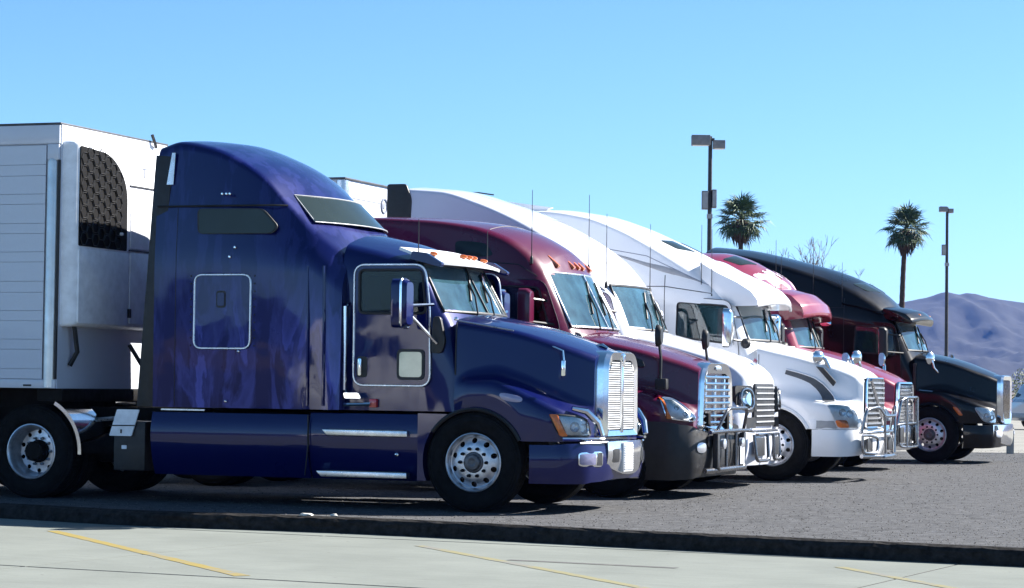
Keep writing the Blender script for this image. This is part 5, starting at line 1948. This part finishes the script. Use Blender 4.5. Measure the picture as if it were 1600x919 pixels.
# ------------------------------------------------------------------ truck 4: white with a swept hood vent
def vented_truck():
    root = truck_root(3.68, 33.8, 'white semi truck with dark swept hood vent, slatted grille and pipe guard')
    B = 'paint_white'
    chassis(root)
    st = [(-3.85, 1.15, 3.82, 3.90, .07, 1.2), (-3.5, 1.15, 3.84, 3.92, .07, 1.2), (-2.84, 1.14, 3.75, 3.84, .07, 1.19), (-2.34, 1.12, 3.57, 3.69, .07, 1.18), (-1.84, 1.10, 3.31, 3.48, .08, 1.17), (-1.35, 1.06, 3.02, 3.25, .09, 1.14),
          (-.98, 1.02, 2.78, 3.05, .10, 1.11), (-.76, .98, 2.60, 2.88, .1, 1.10), (-.58, .965, 2.36, 2.60, .09, 1.09), (-.50, .96, 2.16, 2.44, .08, 1.08), (-.29, .955, 1.70, 1.98, .08, 1.07), (-.22, .95, 1.58, 1.86, .06, 1.06)]
    win = [(-1.46, 2.02), (-.62, 1.92), (-.70, 2.46), (-1.44, 2.52)]
    scr = (-.28, 1.98, -.49, 2.50, .16, .945, .905, 'glass_screen')
    body, P0, n0 = cab(root, st, B, 1.0, 1.07, win, scr, cav_back=-2.0, cav_top=2.5)
    shade(root, scr, 'shade_blue', 0.0, 0.93)
    door(root, [(-1.52, 1.2), (-.50, 1.2), (-.54, 1.95), (-.66, 2.54), (-1.52, 2.60)], win, 1.09, B, handle=(-1.4, 1.62), pane='glass_side')
    K = 'plastic_black'
    for s in (-1, 1):
        patch('roof_side_panel', [(-2.6, s * 1.155, 3.27), (-1.5, s * 1.085, 2.99), (-.98, s * 1.045, 2.76), (-1.7, s * 1.115, 2.96)], 'grey_plastic', root, bulge=.004, th=.02, lift=.005, r=.1, out=(0, s, .12), bvh=tree_of(body))
        patch('roof_window', [(-1.86, s * .62, 3.40), (-1.60, s * .60, 3.28), (-1.42, s * .20, 3.26), (-1.78, s * .20, 3.44)], 'tint_pane', root, bulge=.01, th=.02, lift=.008, r=.15, out=(.3, 0, 1), bvh=tree_of(body))
        G().prism(fillet([(-4.25, 3.78), (-3.7, 3.82), (-3.4, 3.91), (-3.7, 3.95), (-4.2, 4.02)], .03), s * .86, s * .92).build('roof_wing', B, root, bevel=.01)
    # sun visor reaching over the screen
    vis = visor_solid(root, [(-1.15, 3.17), (-.86, 3.02), (-.50, 2.87), (-.26, 2.74), (-.15, 2.62), (-.15, 2.54), (-.55, 2.53), (-1.05, 2.72)], .13, 1.03, .07, B, w_rear=1.02)
    G().tube([(-.16 - .13 * p * p, p * 1.02, 2.535 - .07 * p * p) for p in np.linspace(-1, 1, 21)], .022, 6).build('visor_edge', 'grey_plastic', vis)
    # hood
    st = [(-.28, 1.075, 1.22, 1.05, 1.80, 1.97), (0, 1.14, 1.22, 1.02, 1.74, 1.90), (.25, 1.2, 1.20, .985, 1.69, 1.84), (.5, 1.215, 1.16, .94, 1.63, 1.77), (.75, 1.2, 1.12, .88, 1.56, 1.70), (.95, 1.13, 1.08, .81, 1.50, 1.63), (1.08, 1.0, 1.04, .75, 1.44, 1.57), (1.17, .86, 1.0, .68, 1.36, 1.48)]
    hood = hood_loft(st, lambda u: arch_z(u, .55, .5, .74), crease=.07).build('hood', B, root, angle=32)
    side_seam(root, [(-1.62, 1.04), (-1.62, 2.9)], body)
    side_seam(root, [(-3.7, 2.74), (-1.62, 2.74), (-.95, 2.64)], body)
    side_seam(root, [(-.25, 1.28), (-.25, 1.78)], hood)
    side_seam(root, [(-2.7, 3.32), (-1.9, 3.18), (-1.3, 2.90), (-1.0, 2.76)], body, 'logo_grey')
    side_seam(root, [(.58, 1.13), (.85, 1.10), (1.0, 1.09)], hood, r=.005)
    for s in (-1, 1):
        # swept vent, laid on the hood side
        th_ = tree_of(hood)
        tops = [(.14, 1.575), (.34, 1.525), (.52, 1.465), (.66, 1.37), (.79, 1.22), (.84, 1.13)]
        bots = [(.12, 1.505), (.32, 1.445), (.46, 1.385), (.56, 1.30), (.64, 1.20), (.70, 1.11)]
        rows_ = []
        for k in range(13):
            f = k / 12 * (len(tops) - 1)
            a_, fr_ = min(int(f), len(tops) - 2), f - min(int(f), len(tops) - 2)
            tp_ = Vector(tops[a_]).lerp(Vector(tops[a_ + 1]), fr_)
            bt_ = Vector(bots[a_]).lerp(Vector(bots[a_ + 1]), fr_)
            row = []
            for m_ in range(5):
                w_ = tp_.lerp(bt_, m_ / 4)
                h_ = th_.ray_cast(Vector((w_.x, s * 3, w_.y)), Vector((0, -s, 0)), 4)[0] or Vector((w_.x, s * 1.0, w_.y))
                row.append(tuple(h_ + Vector((0, s * .006, 0))))
            rows_.append(row)
        vt = G().sheet(rows_, (0, s, 0), .02).build('hood_vent', 'vent_grey', hood)
        G().tube([r_[0] for r_ in rows_], .012, 5).build('vent_lip', B, vt)
        arc = [(.555 * math.sin(a), s * 1.20, .5 + .555 * math.cos(a)) for a in np.linspace(R(-62), R(64), 22)]
        G().tube(arc, .028, 6).build('arch_lip', B, root)
        patch('side_marker', [(.56, s * 1.205, .86), (.86, s * 1.15, .86), (.90, s * 1.13, .75), (.60, s * 1.205, .75)], 'grey_plastic', root, bulge=.004, th=.02, lift=.006, r=.1, out=(.2, s, 0), bvh=tree_of(hood))
        patch('marker_reflector', [(.50, s * 1.215, .87), (.62, s * 1.20, .88), (.62, s * 1.20, .75), (.56, s * 1.21, .75)], 'white_plastic', root, bulge=.006, th=.02, lift=.010, r=.3, out=(.2, s, 0), bvh=tree_of(hood))
    headlamp(root, [(.72, 1.155, 1.10), (1.06, .93, 1.07), (1.16, .80, .76), (.88, 1.10, .76)], amber=(.0, .42, .68, 1.0), lamps=((.4, .35), (.66, .4)), r=.2, bvh=tree_of(hood))
    bumper('bumper', root, [(.56, 1.21), (.92, 1.18), (1.13, 1.0), (1.22, .6), (1.24, 0)], [.36, .36, .37, .38, .38], [.735, .735, .735, .735, .735], B, belly=.015)
    gs = G().xprism(fillet([(-.62, .76, .03), (.62, .76, .03), (.58, 1.46, .05), (-.58, 1.46, .05)], .05), 1.10, 1.20).build('grille', K, root, bevel=.01)
    G().tube([(1.20, p[0], p[1]) for p in fillet([(-.62, .76, .03), (.62, .76, .03), (.58, 1.46, .05), (-.58, 1.46, .05)], .05)], .018, 6, closed=True).build('grille_frame', 'chrome', gs)
    br = G().box(1.19, 1.225, -.58, .58, -.012, .012).mesh('grille_bar')
    br.materials.append(MATS['aluminium'])
    for i in range(9):
        put('grille_bar', br, gs, (0, 0, .82 + i * .072))
    G().tube([(1.235, .50, .80), (1.235, -.45, 1.44)], .022, 6).build('grille_slash', 'chrome', gs)
    T = 'steel_tube'
    guard(root, [([(1.22, -1.02, .70), (1.28, -.98, 1.02), (1.38, -.60, 1.06), (1.42, -.40, .93), (1.42, .40, .93), (1.38, .60, 1.06), (1.28, .98, 1.02), (1.22, 1.02, .70)], .023),
                 ([(1.20, -1.05, .70), (1.34, -.70, .70), (1.36, 0, .70), (1.34, .70, .70), (1.20, 1.05, .70)], .021),
                 ([(1.24, -1.04, .66), (1.24, -1.04, .42), (1.36, -.62, .40), (1.36, -.52, .62), (1.30, -.80, .66), (1.24, -1.02, .66)], .021),
                 ([(1.24, 1.04, .66), (1.24, 1.04, .42), (1.36, .62, .40), (1.36, .52, .62), (1.30, .80, .66), (1.24, 1.02, .66)], .021),
                 ([(1.42, -.38, .93), (1.42, -.34, .40)], .021), ([(1.42, .38, .93), (1.42, .34, .40)], .021),
                 ([(1.22, -1.0, .37), (1.40, -.40, .36), (1.40, .40, .36), (1.22, 1.0, .37)], .03)],
          [(1.34, 1.44, -.42, .42, .33, .37, T), (1.27, 1.29, -.92, -.56, .43, .62, K), (1.27, 1.29, .56, .92, .43, .62, K)], T)
    # chrome hood-top mirrors
    for s in (-1, 1):
        fm = G().tube([(.74, s * .84, 1.55), (.66, s * .88, 1.72), (.60, s * .90, 1.74)], .03, 8).build('fender_mirror', 'chrome', root)
        patch('mirror_back', [(.52, s * .99, 1.84), (.64, s * .83, 1.84), (.64, s * .83, 1.66), (.52, s * .99, 1.66)], 'chrome', fm, bulge=.05, th=.02, r=.45, out=(1, s, 0))
        G().prism(fillet([(.55, 1.62), (.66, 1.60), (.84, 1.40), (.80, 1.34)], .01), s * .93, s * .96).build('mirror_stalk', K, fm)
    mirror(root, -.60, 1.40, 1.86, 2.42, .22, 'chrome', [[(-.58, 1.36, 2.30), (-.50, 1.08, 2.30)], [(-.58, 1.36, 1.98), (-.45, 1.08, 1.96)]], armmat=K, depth=.12)
    for s in (-1, 1):
        G().lathe([(.001, .05), (.05, .04), (.075, 0), (.05, -.04), (.001, -.05)], (-.42, s * 1.13, 1.93), 12, 'y', cap=False).build('mirror_pivot', K, root)
    antenna(root, -1.10, -1.06, 2.62, 1.0)
    antenna(root, -.95, -1.05, 2.58, .98)
    skirt(root, -3.8, -.62, .30, .98, B, 1.18)
    return root


glass('glass_side', (0.62, 0.68, 0.66))
simple('vent_grey', (0.075, 0.08, 0.09), 0.5, var=0.2)
VENTED = vented_truck()


# ------------------------------------------------------------------ truck 5: red
def red_truck():
    root = truck_root(4.94, 38.5, 'red semi truck with mesh grille, mostly hidden behind the vented white truck')
    B = 'paint_red'
    chassis(root)
    st = [(-3.6, 1.08, 3.24, 3.42, .12, 1.2), (-3.0, 1.08, 3.30, 3.50, .15, 1.19), (-2.4, 1.07, 3.32, 3.56, .18, 1.18), (-1.9, 1.05, 3.26, 3.55, .18, 1.17), (-1.5, 1.03, 3.13, 3.45, .18, 1.14), (-1.15, 1.02, 2.98, 3.28, .16, 1.12), (-.85, 1.0, 2.80, 3.10, .14, 1.10),
          (-.66, .97, 2.52, 2.82, .1, 1.09), (-.52, .96, 2.22, 2.50, .08, 1.08), (-.31, .955, 1.70, 1.98, .08, 1.07), (-.24, .95, 1.58, 1.86, .06, 1.06)]
    win = [(-1.46, 2.0), (-.64, 1.95), (-.74, 2.40), (-1.44, 2.46)]
    scr = (-.30, 1.97, -.515, 2.48, .16, .945, .905, 'glass_screen', True)
    body, P0, n0 = cab(root, st, B, 1.0, 1.07, win, scr, cav_back=-2.0, cav_top=2.45)
    shade(root, scr, 'shade_blue', 0.0, 0.93)
    door(root, [(-1.52, 1.2), (-.52, 1.2), (-.55, 1.95), (-.68, 2.48), (-1.52, 2.54)], win, 1.09, B, handle=(-1.4, 1.62))
    K = 'plastic_black'
    # roof nose cap over the screen
    vis = visor_solid(root, [(-1.05, 3.12), (-.80, 2.96), (-.42, 2.86), (-.22, 2.70), (-.17, 2.56), (-.19, 2.49), (-.60, 2.46), (-.98, 2.62)], .14, 1.04, .06, B, w_rear=1.02)
    for s in (-1, 1):
        patch('roof_window', [(-1.75, s * .66, 3.50), (-1.45, s * .64, 3.38), (-1.28, s * .2, 3.36), (-1.66, s * .2, 3.54)], 'tint_pane', root, bulge=.01, th=.02, lift=.008, r=.15, out=(.3, 0, 1), bvh=tree_of(body))
        patch('roof_panel', [(-1.22, s * .80, 3.18), (-.82, s * .78, 2.98), (-.70, s * .12, 2.98), (-1.12, s * .12, 3.28)], 'logo_pink', root, bulge=.003, th=.01, lift=.006, r=.12, out=(.5, 0, 1), bvh=tree_of(body))
        for k in range(3):
            y0 = s * (.62 - .2 * k)
            patch('roof_mark', [(-1.12, y0, 3.3), (-.90, y0 - s * .08, 3.1), (-.90, y0 - s * .03, 3.1), (-1.12, y0 + s * .05, 3.3)], 'white_plastic', root, bulge=0, th=.008, lift=.013, r=.2, out=(.5, 0, 1), bvh=tree_of(body))
    st = [(-.30, 1.075, 1.24, 1.05, 1.80, 1.97), (0, 1.14, 1.26, 1.01, 1.74, 1.90), (.25, 1.2, 1.24, .97, 1.68, 1.82), (.5, 1.2, 1.18, .92, 1.61, 1.73), (.75, 1.17, 1.12, .85, 1.52, 1.63), (.95, 1.08, 1.06, .78, 1.44, 1.54), (1.10, .94, 1.0, .70, 1.36, 1.45)]
    hood = hood_loft(st, lambda u: arch_z(u, .545, .5, .74)).build('hood', B, root, angle=32)
    headlamp(root, [(.70, 1.15, 1.10), (.98, .98, 1.06), (1.08, .84, .80), (.80, 1.12, .80)], amber=(0, .3, .6, 1), r=.25, bvh=tree_of(hood))
    bumper('bumper', root, [(.58, 1.2), (.92, 1.18), (1.10, 1.0), (1.18, .6), (1.2, 0)], .33, .74, 'chrome', belly=.015)
    ol = fillet([(-.66, .72, .04), (.66, .72, .04), (.60, 1.40, .1), (-.60, 1.40, .1)], .05)
    gs = G().xprism(ol, 1.06, 1.13).build('grille', 'seal', root, bevel=.01)
    G().tube([(1.135, p[0], p[1]) for p in ol], .035, 6, closed=True).build('grille_frame', 'chrome', gs)
    tl = G().hexa([(1.13, -.045, -.02), (1.16, -.035, -.015), (1.16, .05, -.015), (1.13, .045, -.02), (1.13, -.045, .02), (1.16, -.05, .015), (1.16, .035, .015), (1.13, .045, .02)]).mesh('grille_tile')
    tl.materials.append(MATS['chrome'])
    for i in range(11):
        for j in range(10):
            y = -.56 + j * .124 + (.062 if i % 2 else 0) - .03
            if abs(y) < .55:
                put('grille_tile', tl, gs, (0, y, .79 + i * .056))
    T = 'steel_tube'
    guard(root, [([(1.16, -.74, .74), (1.20, -.66, 1.13), (1.26, -.46, 1.18), (1.28, 0, 1.18), (1.26, .46, 1.18), (1.20, .66, 1.13), (1.16, .74, .74)], .025),
                 ([(1.16, -.76, .74), (1.24, -.5, .76), (1.24, .5, .76), (1.16, .76, .74)], .023),
                 ([(1.26, -.46, 1.18), (1.26, -.46, .38)], .023), ([(1.26, .46, 1.18), (1.26, .46, .38)], .023),
                 ([(1.18, -.72, .72), (1.18, -.70, .40), (1.26, -.46, .38), (1.26, .46, .38), (1.18, .70, .40), (1.18, .72, .72)], .021)],
          [(1.205, 1.225, -.8, -.5, .46, .70, K), (1.205, 1.225, .5, .8, .46, .70, K)], T)
    for s in (-1, 1):
        fm = G().tube([(.62, s * .90, 1.56), (.60, s * 1.0, 1.70), (.56, s * 1.02, 1.80)], .024, 8).build('fender_mirror', 'chrome', root)
        patch('mirror_back', [(.50, s * 1.10, 1.92), (.62, s * .94, 1.92), (.62, s * .94, 1.70), (.50, s * 1.10, 1.70)], 'chrome', fm, bulge=.05, th=.02, r=.45, out=(1, s, 0))
    mirror(root, -.62, 1.40, 1.86, 2.36, .2, K, [[(-.6, 1.36, 2.26), (-.5, 1.08, 2.26)], [(-.6, 1.36, 1.98), (-.45, 1.08, 1.96)]], armmat=K)
    antenna(root, -.78, -1.03, 2.60, 1.1)
    antenna(root, -.70, -1.00, 2.58, .9)
    skirt(root, -3.6, -.62, .30, .98, B, 1.18)
    return root


red_truck()


# ------------------------------------------------------------------ truck 6: black, farthest
def black_truck():
    root = truck_root(7.47, 42.95, 'black semi truck with upright chrome grille, last in the row')
    B = 'paint_black'
    chassis(root)
    st = [(-4.2, 1.10, 3.78, 3.95, .12, 1.2), (-3.6, 1.10, 3.73, 3.89, .14, 1.2), (-3.0, 1.09, 3.60, 3.77, .15, 1.19), (-2.4, 1.07, 3.43, 3.62, .16, 1.18), (-1.9, 1.05, 3.26, 3.48, .16, 1.16), (-1.44, 1.02, 3.06, 3.30, .15, 1.13), (-1.12, .99, 2.88, 3.12, .13, 1.11),
          (-.90, .975, 2.72, 2.94, .1, 1.10), (-.72, .965, 2.50, 2.72, .09, 1.09), (-.60, .96, 2.34, 2.58, .08, 1.09), (-.50, .955, 2.14, 2.40, .08, 1.08), (-.31, .95, 1.74, 2.02, .08, 1.07), (-.24, .94, 1.62, 1.88, .06, 1.06)]
    win = [(-1.40, 1.98), (-.62, 1.92), (-.70, 2.42), (-1.38, 2.46)]
    scr = (-.31, 2.01, -.55, 2.53, .15, .94, .905, 'glass_screen')
    body, P0, n0 = cab(root, st, B, 1.0, 1.07, win, scr, cav_back=-2.0, cav_top=2.48)
    shade(root, scr, 'shade_blue', 0.0, 0.93)
    door(root, [(-1.46, 1.2), (-.52, 1.2), (-.55, 1.95), (-.66, 2.50), (-1.46, 2.55)], win, 1.09, B, handle=(-1.34, 1.60), pane='glass_side')
    K = 'plastic_black'
    vis = visor_solid(root, [(-.90, 2.84), (-.62, 2.80), (-.36, 2.74), (-.22, 2.64), (-.20, 2.58), (-.25, 2.56), (-.58, 2.60), (-.85, 2.66)], .15, 1.03, .07, B, w_rear=1.0)
    for s in (-1, 1):
        G().tube([(-1.62, s * 1.12, 2.86), (-1.2, s * 1.10, 2.78), (-.86, s * 1.06, 2.66)], .02, 5).build('roof_crease', B, root)
        patch('roof_window', [(-1.50, s * .70, 3.27), (-1.24, s * .68, 3.14), (-1.06, s * .2, 3.14), (-1.38, s * .2, 3.29)], 'tint_pane', root, bulge=.01, th=.02, lift=.008, r=.15, out=(.3, 0, 1), bvh=tree_of(body))
        patch('side_vent', [(-2.0, s * 1.175, 2.56), (-1.8, s * 1.165, 2.56), (-1.8, s * 1.18, 2.44), (-2.0, s * 1.18, 2.44)], 'chrome', root, bulge=.01, th=.02, lift=.01, r=.4, out=(0, s, 0))
        marker(vis, (-.34, s * .5, 2.66), 'amber', .025, .05)
    st = [(-.30, 1.08, 1.28, 1.05, 1.80, 1.99), (0, 1.15, 1.30, 1.01, 1.78, 1.94), (.25, 1.2, 1.28, .96, 1.74, 1.885), (.5, 1.2, 1.20, .90, 1.67, 1.81), (.75, 1.16, 1.12, .81, 1.59, 1.71), (.95, 1.06, 1.05, .71, 1.52, 1.63), (1.10, .90, 1.0, .62, 1.46, 1.56)]
    hood = hood_loft(st, lambda u: arch_z(u, .55, .5, .72)).build('hood', B, root, angle=32)
    side_seam(root, [(-1.58, 1.04), (-1.58, 2.95)], body)
    side_seam(root, [(-4.0, 2.78), (-1.58, 2.78)], body)
    side_seam(root, [(-.27, 1.34), (-.27, 1.78)], hood)
    rivets(root, [(-3.8 + k * .22, 2.74) for k in range(9)], body)
    for s in (-1, 1):
        arc = [(.555 * math.sin(a), s * 1.19, .5 + .555 * math.cos(a)) for a in np.linspace(R(-62), R(62), 22)]
        G().tube(arc, .024, 6).build('arch_lip', B, root)
        patch('fender_lamp', [(.40, s * 1.21, 1.02), (.50, s * 1.20, 1.0), (.60, s * 1.195, .86), (.52, s * 1.20, .86)], 'amber', root, bulge=.008, th=.02, lift=.008, r=.3, out=(0, s, 0), bvh=tree_of(hood))
        G().tube([(-.20, s * 1.13, 1.30), (.05, s * 1.18, 1.28)], .010, 5).build('badge', 'chrome', hood)
        G().box(-.32, -.26, s * 1.09 - .02, s * 1.09 + .02, 1.30, 1.78).build('cowl_intake', K, root, bevel=.01)
    headlamp(root, [(.74, 1.13, 1.02), (1.04, .92, .98), (1.15, .78, .74), (.92, 1.05, .74)], lamps=((.4, .55), (.7, .65)), bowl='lamp_bowl', r=.3, bvh=tree_of(hood))
    ol = fillet([(-.56, .70, .25), (.56, .70, .25), (.56, 1.50, .1), (.45, 1.585, .08), (-.45, 1.585, .08), (-.56, 1.50, .1)], .1, 5)
    inn = fillet([(-.44, .80, .2), (.44, .80, .2), (.44, 1.44, .08), (.38, 1.50, .06), (-.38, 1.50, .06), (-.44, 1.44, .08)], .1, 5)
    m = len(ol)
    vs = [(1.02, p[0] * 1.03, p[1]) for p in ol] + [(1.16, p[0], p[1]) for p in ol] + [(1.20, p[0] * .94, (p[1] - 1.15) * .97 + 1.15) for p in ol] + [(1.18, p[0], p[1]) for p in inn] + [(1.10, p[0], p[1]) for p in inn]
    shell = G().add(vs, [(k * m + j, k * m + (j + 1) % m, (k + 1) * m + (j + 1) % m, (k + 1) * m + j) for k in range(4) for j in range(m)]).build('grille', 'chrome', root, angle=30)
    G().xprism([(p[0] * 1.02, p[1]) for p in inn], 1.08, 1.11).build('grille_backing', 'grey_plastic', shell)
    vb = G().box(1.12, 1.19, -.012, .012, .80, 1.49).mesh('grille_bar')
    vb.materials.append(MATS['chrome'])
    for i in range(9):
        y = -.36 + i * .09
        b = put('grille_bar', vb, shell, (0, y, 0))
    bumper('bumper', root, [(.60, 1.19), (.92, 1.17), (1.12, 1.0), (1.20, .6), (1.22, 0)], [.28, .28, .29, .30, .31], .69, B, belly=.02)
    bc = bumper('bumper_centre', root, [(1.10, 1.02), (1.215, .62), (1.25, .3), (1.255, 0)], [.38, .36, .34, .33], .70, 'chrome', th=.05, belly=.012, tuck=.02)
    for s in (-1, 1):
        patch('fog_lamp', [(1.13, s * .95, .60), (1.20, s * .74, .60), (1.20, s * .74, .48), (1.13, s * .95, .48)], 'lamp_bowl', bc, bulge=.02, th=.02, lift=.022, r=.4, out=(1, s * .5, 0))
        fm = G().tube([(.12, s * 1.05, 1.62), (.06, s * 1.12, 1.70), (.02, s * 1.12, 1.85)], .02, 8).build('fender_mirror', 'chrome', root)
        patch('mirror_back', [(-.06, s * 1.20, 1.98), (.06, s * 1.04, 1.98), (.06, s * 1.04, 1.76), (-.06, s * 1.20, 1.76)], 'chrome', fm, bulge=.04, th=.02, r=.45, out=(1, s, 0))
    mirror(root, -.80, 1.38, 1.86, 2.42, .22, K, [[(-.78, 1.34, 2.3), (-.56, 1.08, 2.28)], [(-.78, 1.34, 1.98), (-.5, 1.08, 1.96)]], armmat=K)
    antenna(root, -1.62, -1.10, 2.62, .98)
    antenna(root, -2.15, -1.12, 2.95, .9)
    skirt(root, -4.1, -.62, .30, .98, B, 1.18)
    return root


black_truck()


# ------------------------------------------------------------------ silver car beyond the row
def silver_car():
    root = empty('car', (17.50, 83.0, -0.02), R(14))
    tag(root, 'silver car parked beyond the black truck at the right edge', 'car')
    # local +x is the car's nose; built tail at x=0
    bd = []
    for u, w, zb, zs, in ((.0, .72, .42, .92), (.06, .82, .32, 1.02), (.4, .89, .28, 1.05), (1.2, .91, .26, 1.03), (2.4, .91, .26, 1.0), (3.3, .90, .27, .96), (3.9, .86, .28, .90), (4.35, .78, .30, .80), (4.5, .66, .36, .66)):
        bd.append((u, [(w * .96, zb, 0), (w, (zb + zs) / 2, .12), (w * .96, zs, .08), (w * .5, zs + .015, .1), (0, zs + .02, 0)]))
    us = np.linspace(0, 4.5, 46)
    xs = [b[0] for b in bd]
    secs = []
    for u in us:
        cp = []
        for k in range(5):
            cp.append(tuple(float(pchip(xs, [b[1][k][c] for b in bd], [u])[0]) for c in range(3)))
        secs.append((float(u), cp))
    body = loft(secs).build('body', 'car_silver', root)
    cutm = G()
    for u in (.85, 3.55):
        cutm.lathe([(.40, -1.2), (.40, 1.2)], (u, 0, .33), 24)
    cut(body, [(cutm.mesh('c'), 'seal')])
    gh = []
    for u, w, z in ((.10, .60, 1.06), (.45, .63, 1.60), (.8, .66, 1.70), (1.6, .67, 1.72), (2.3, .66, 1.66), (2.75, .63, 1.42), (3.25, .60, 1.02)):
        gh.append((u, [(.80, .98, 0), (w + .06, (1.0 + z) / 2, .05), (w, z - .04, .08), (w * .5, z - .005, .1), (0, z, 0)]))
    xs = [b[0] for b in gh]
    secs = []
    for u in np.linspace(.10, 3.25, 36):
        secs.append((float(u), [tuple(float(pchip(xs, [b[1][k][c] for b in gh], [u])[0]) for c in range(3)) for k in range(5)]))
    cabn = loft(secs).build('cabin', 'car_silver', root)
    for s in (-1, 1):
        for q in ([(.50, 1.10), (.95, 1.10), (.95, 1.55), (.66, 1.55)], [(1.02, 1.10), (1.85, 1.08), (1.85, 1.58), (1.02, 1.56)], [(1.92, 1.08), (2.75, 1.08), (2.40, 1.50), (1.92, 1.58)]):
            c = [(p[0], s * (.815 - (p[1] - 1.0) * .22), p[1]) for p in (q[3], q[2], q[1], q[0])]
            patch('side_window', c, 'tint_pane', cabn, bulge=.004, th=.03, lift=.008, r=.12, out=(0, s, .2))
        patch('tail_lamp', [(.02, s * .70, 1.04), (.03, s * .86 * .98, 1.02), (.30, s * .905, .92), (.02, s * .74, .88)], 'red_lens', body, bulge=.015, th=.05, lift=.02, r=.25, out=(-1, s * .8, 0))
        patch('headlamp', [(4.42, s * .50, .74), (4.20, s * .80, .78), (4.20, s * .82, .66), (4.46, s * .52, .62)], 'lamp_bowl', body, bulge=.015, th=.05, lift=.012, r=.25, out=(1, s * .5, 0))
    patch('rear_window', [(.16, -.56, 1.10), (.16, .56, 1.10), (.42, .52, 1.50), (.42, -.52, 1.50)], 'tint_pane', cabn, bulge=.01, th=.04, lift=.03, r=.15, out=(-1, 0, .5))
    patch('windscreen', [(3.10, -.60, 1.10), (3.10, .60, 1.10), (2.72, .54, 1.44), (2.72, -.54, 1.44)], 'tint_pane', cabn, bulge=.01, th=.04, lift=.03, r=.15, out=(1, 0, .8))
    G().box(-.06, .10, -.74, .74, .40, .56).build('rear_bumper', 'grey_plastic', body, bevel=.03)
    for u in (.85, 3.55):
        for s in (-1, 1):
            t = G().lathe([(.20, -.10), (.29, -.11), (.33, -.08), (.33, .08), (.29, .11), (.20, .10)], n=28, cap=False).build('tyre', 'rubber', root)
            t.location = (u, s * .78, .33)
            G().lathe([(.205, -.09), (.205, .09), (.19, .10), (.17, .06), (.06, .08), (.001, .08)], n=20, cap=False, sgn=s).build('rim', 'rim_metal', t)


silver_car()


# ------------------------------------------------------------------ trucks across the drive, left of and behind the camera: seen only as reflections in the paint
def copy_tree(o, parent=None):
    c = o.copy()
    COL.objects.link(c)
    c.parent = parent
    for ch in list(o.children):
        copy_tree(ch, c)
    return c


for src, x, y, rz, lab in ((VENTED, -24.0, 2.0, 140, 'white semi truck across the drive, out of view at the left'),
                           (MAROON, 2.0, -13.0, 176, 'maroon semi truck across the drive, out of view behind the camera')):
    c = copy_tree(src)
    c.location = (x, y, ROAD)
    c.rotation_euler = (0, 0, R(rz))
    tag(c, lab, 'truck', 'trucks parked across the drive')
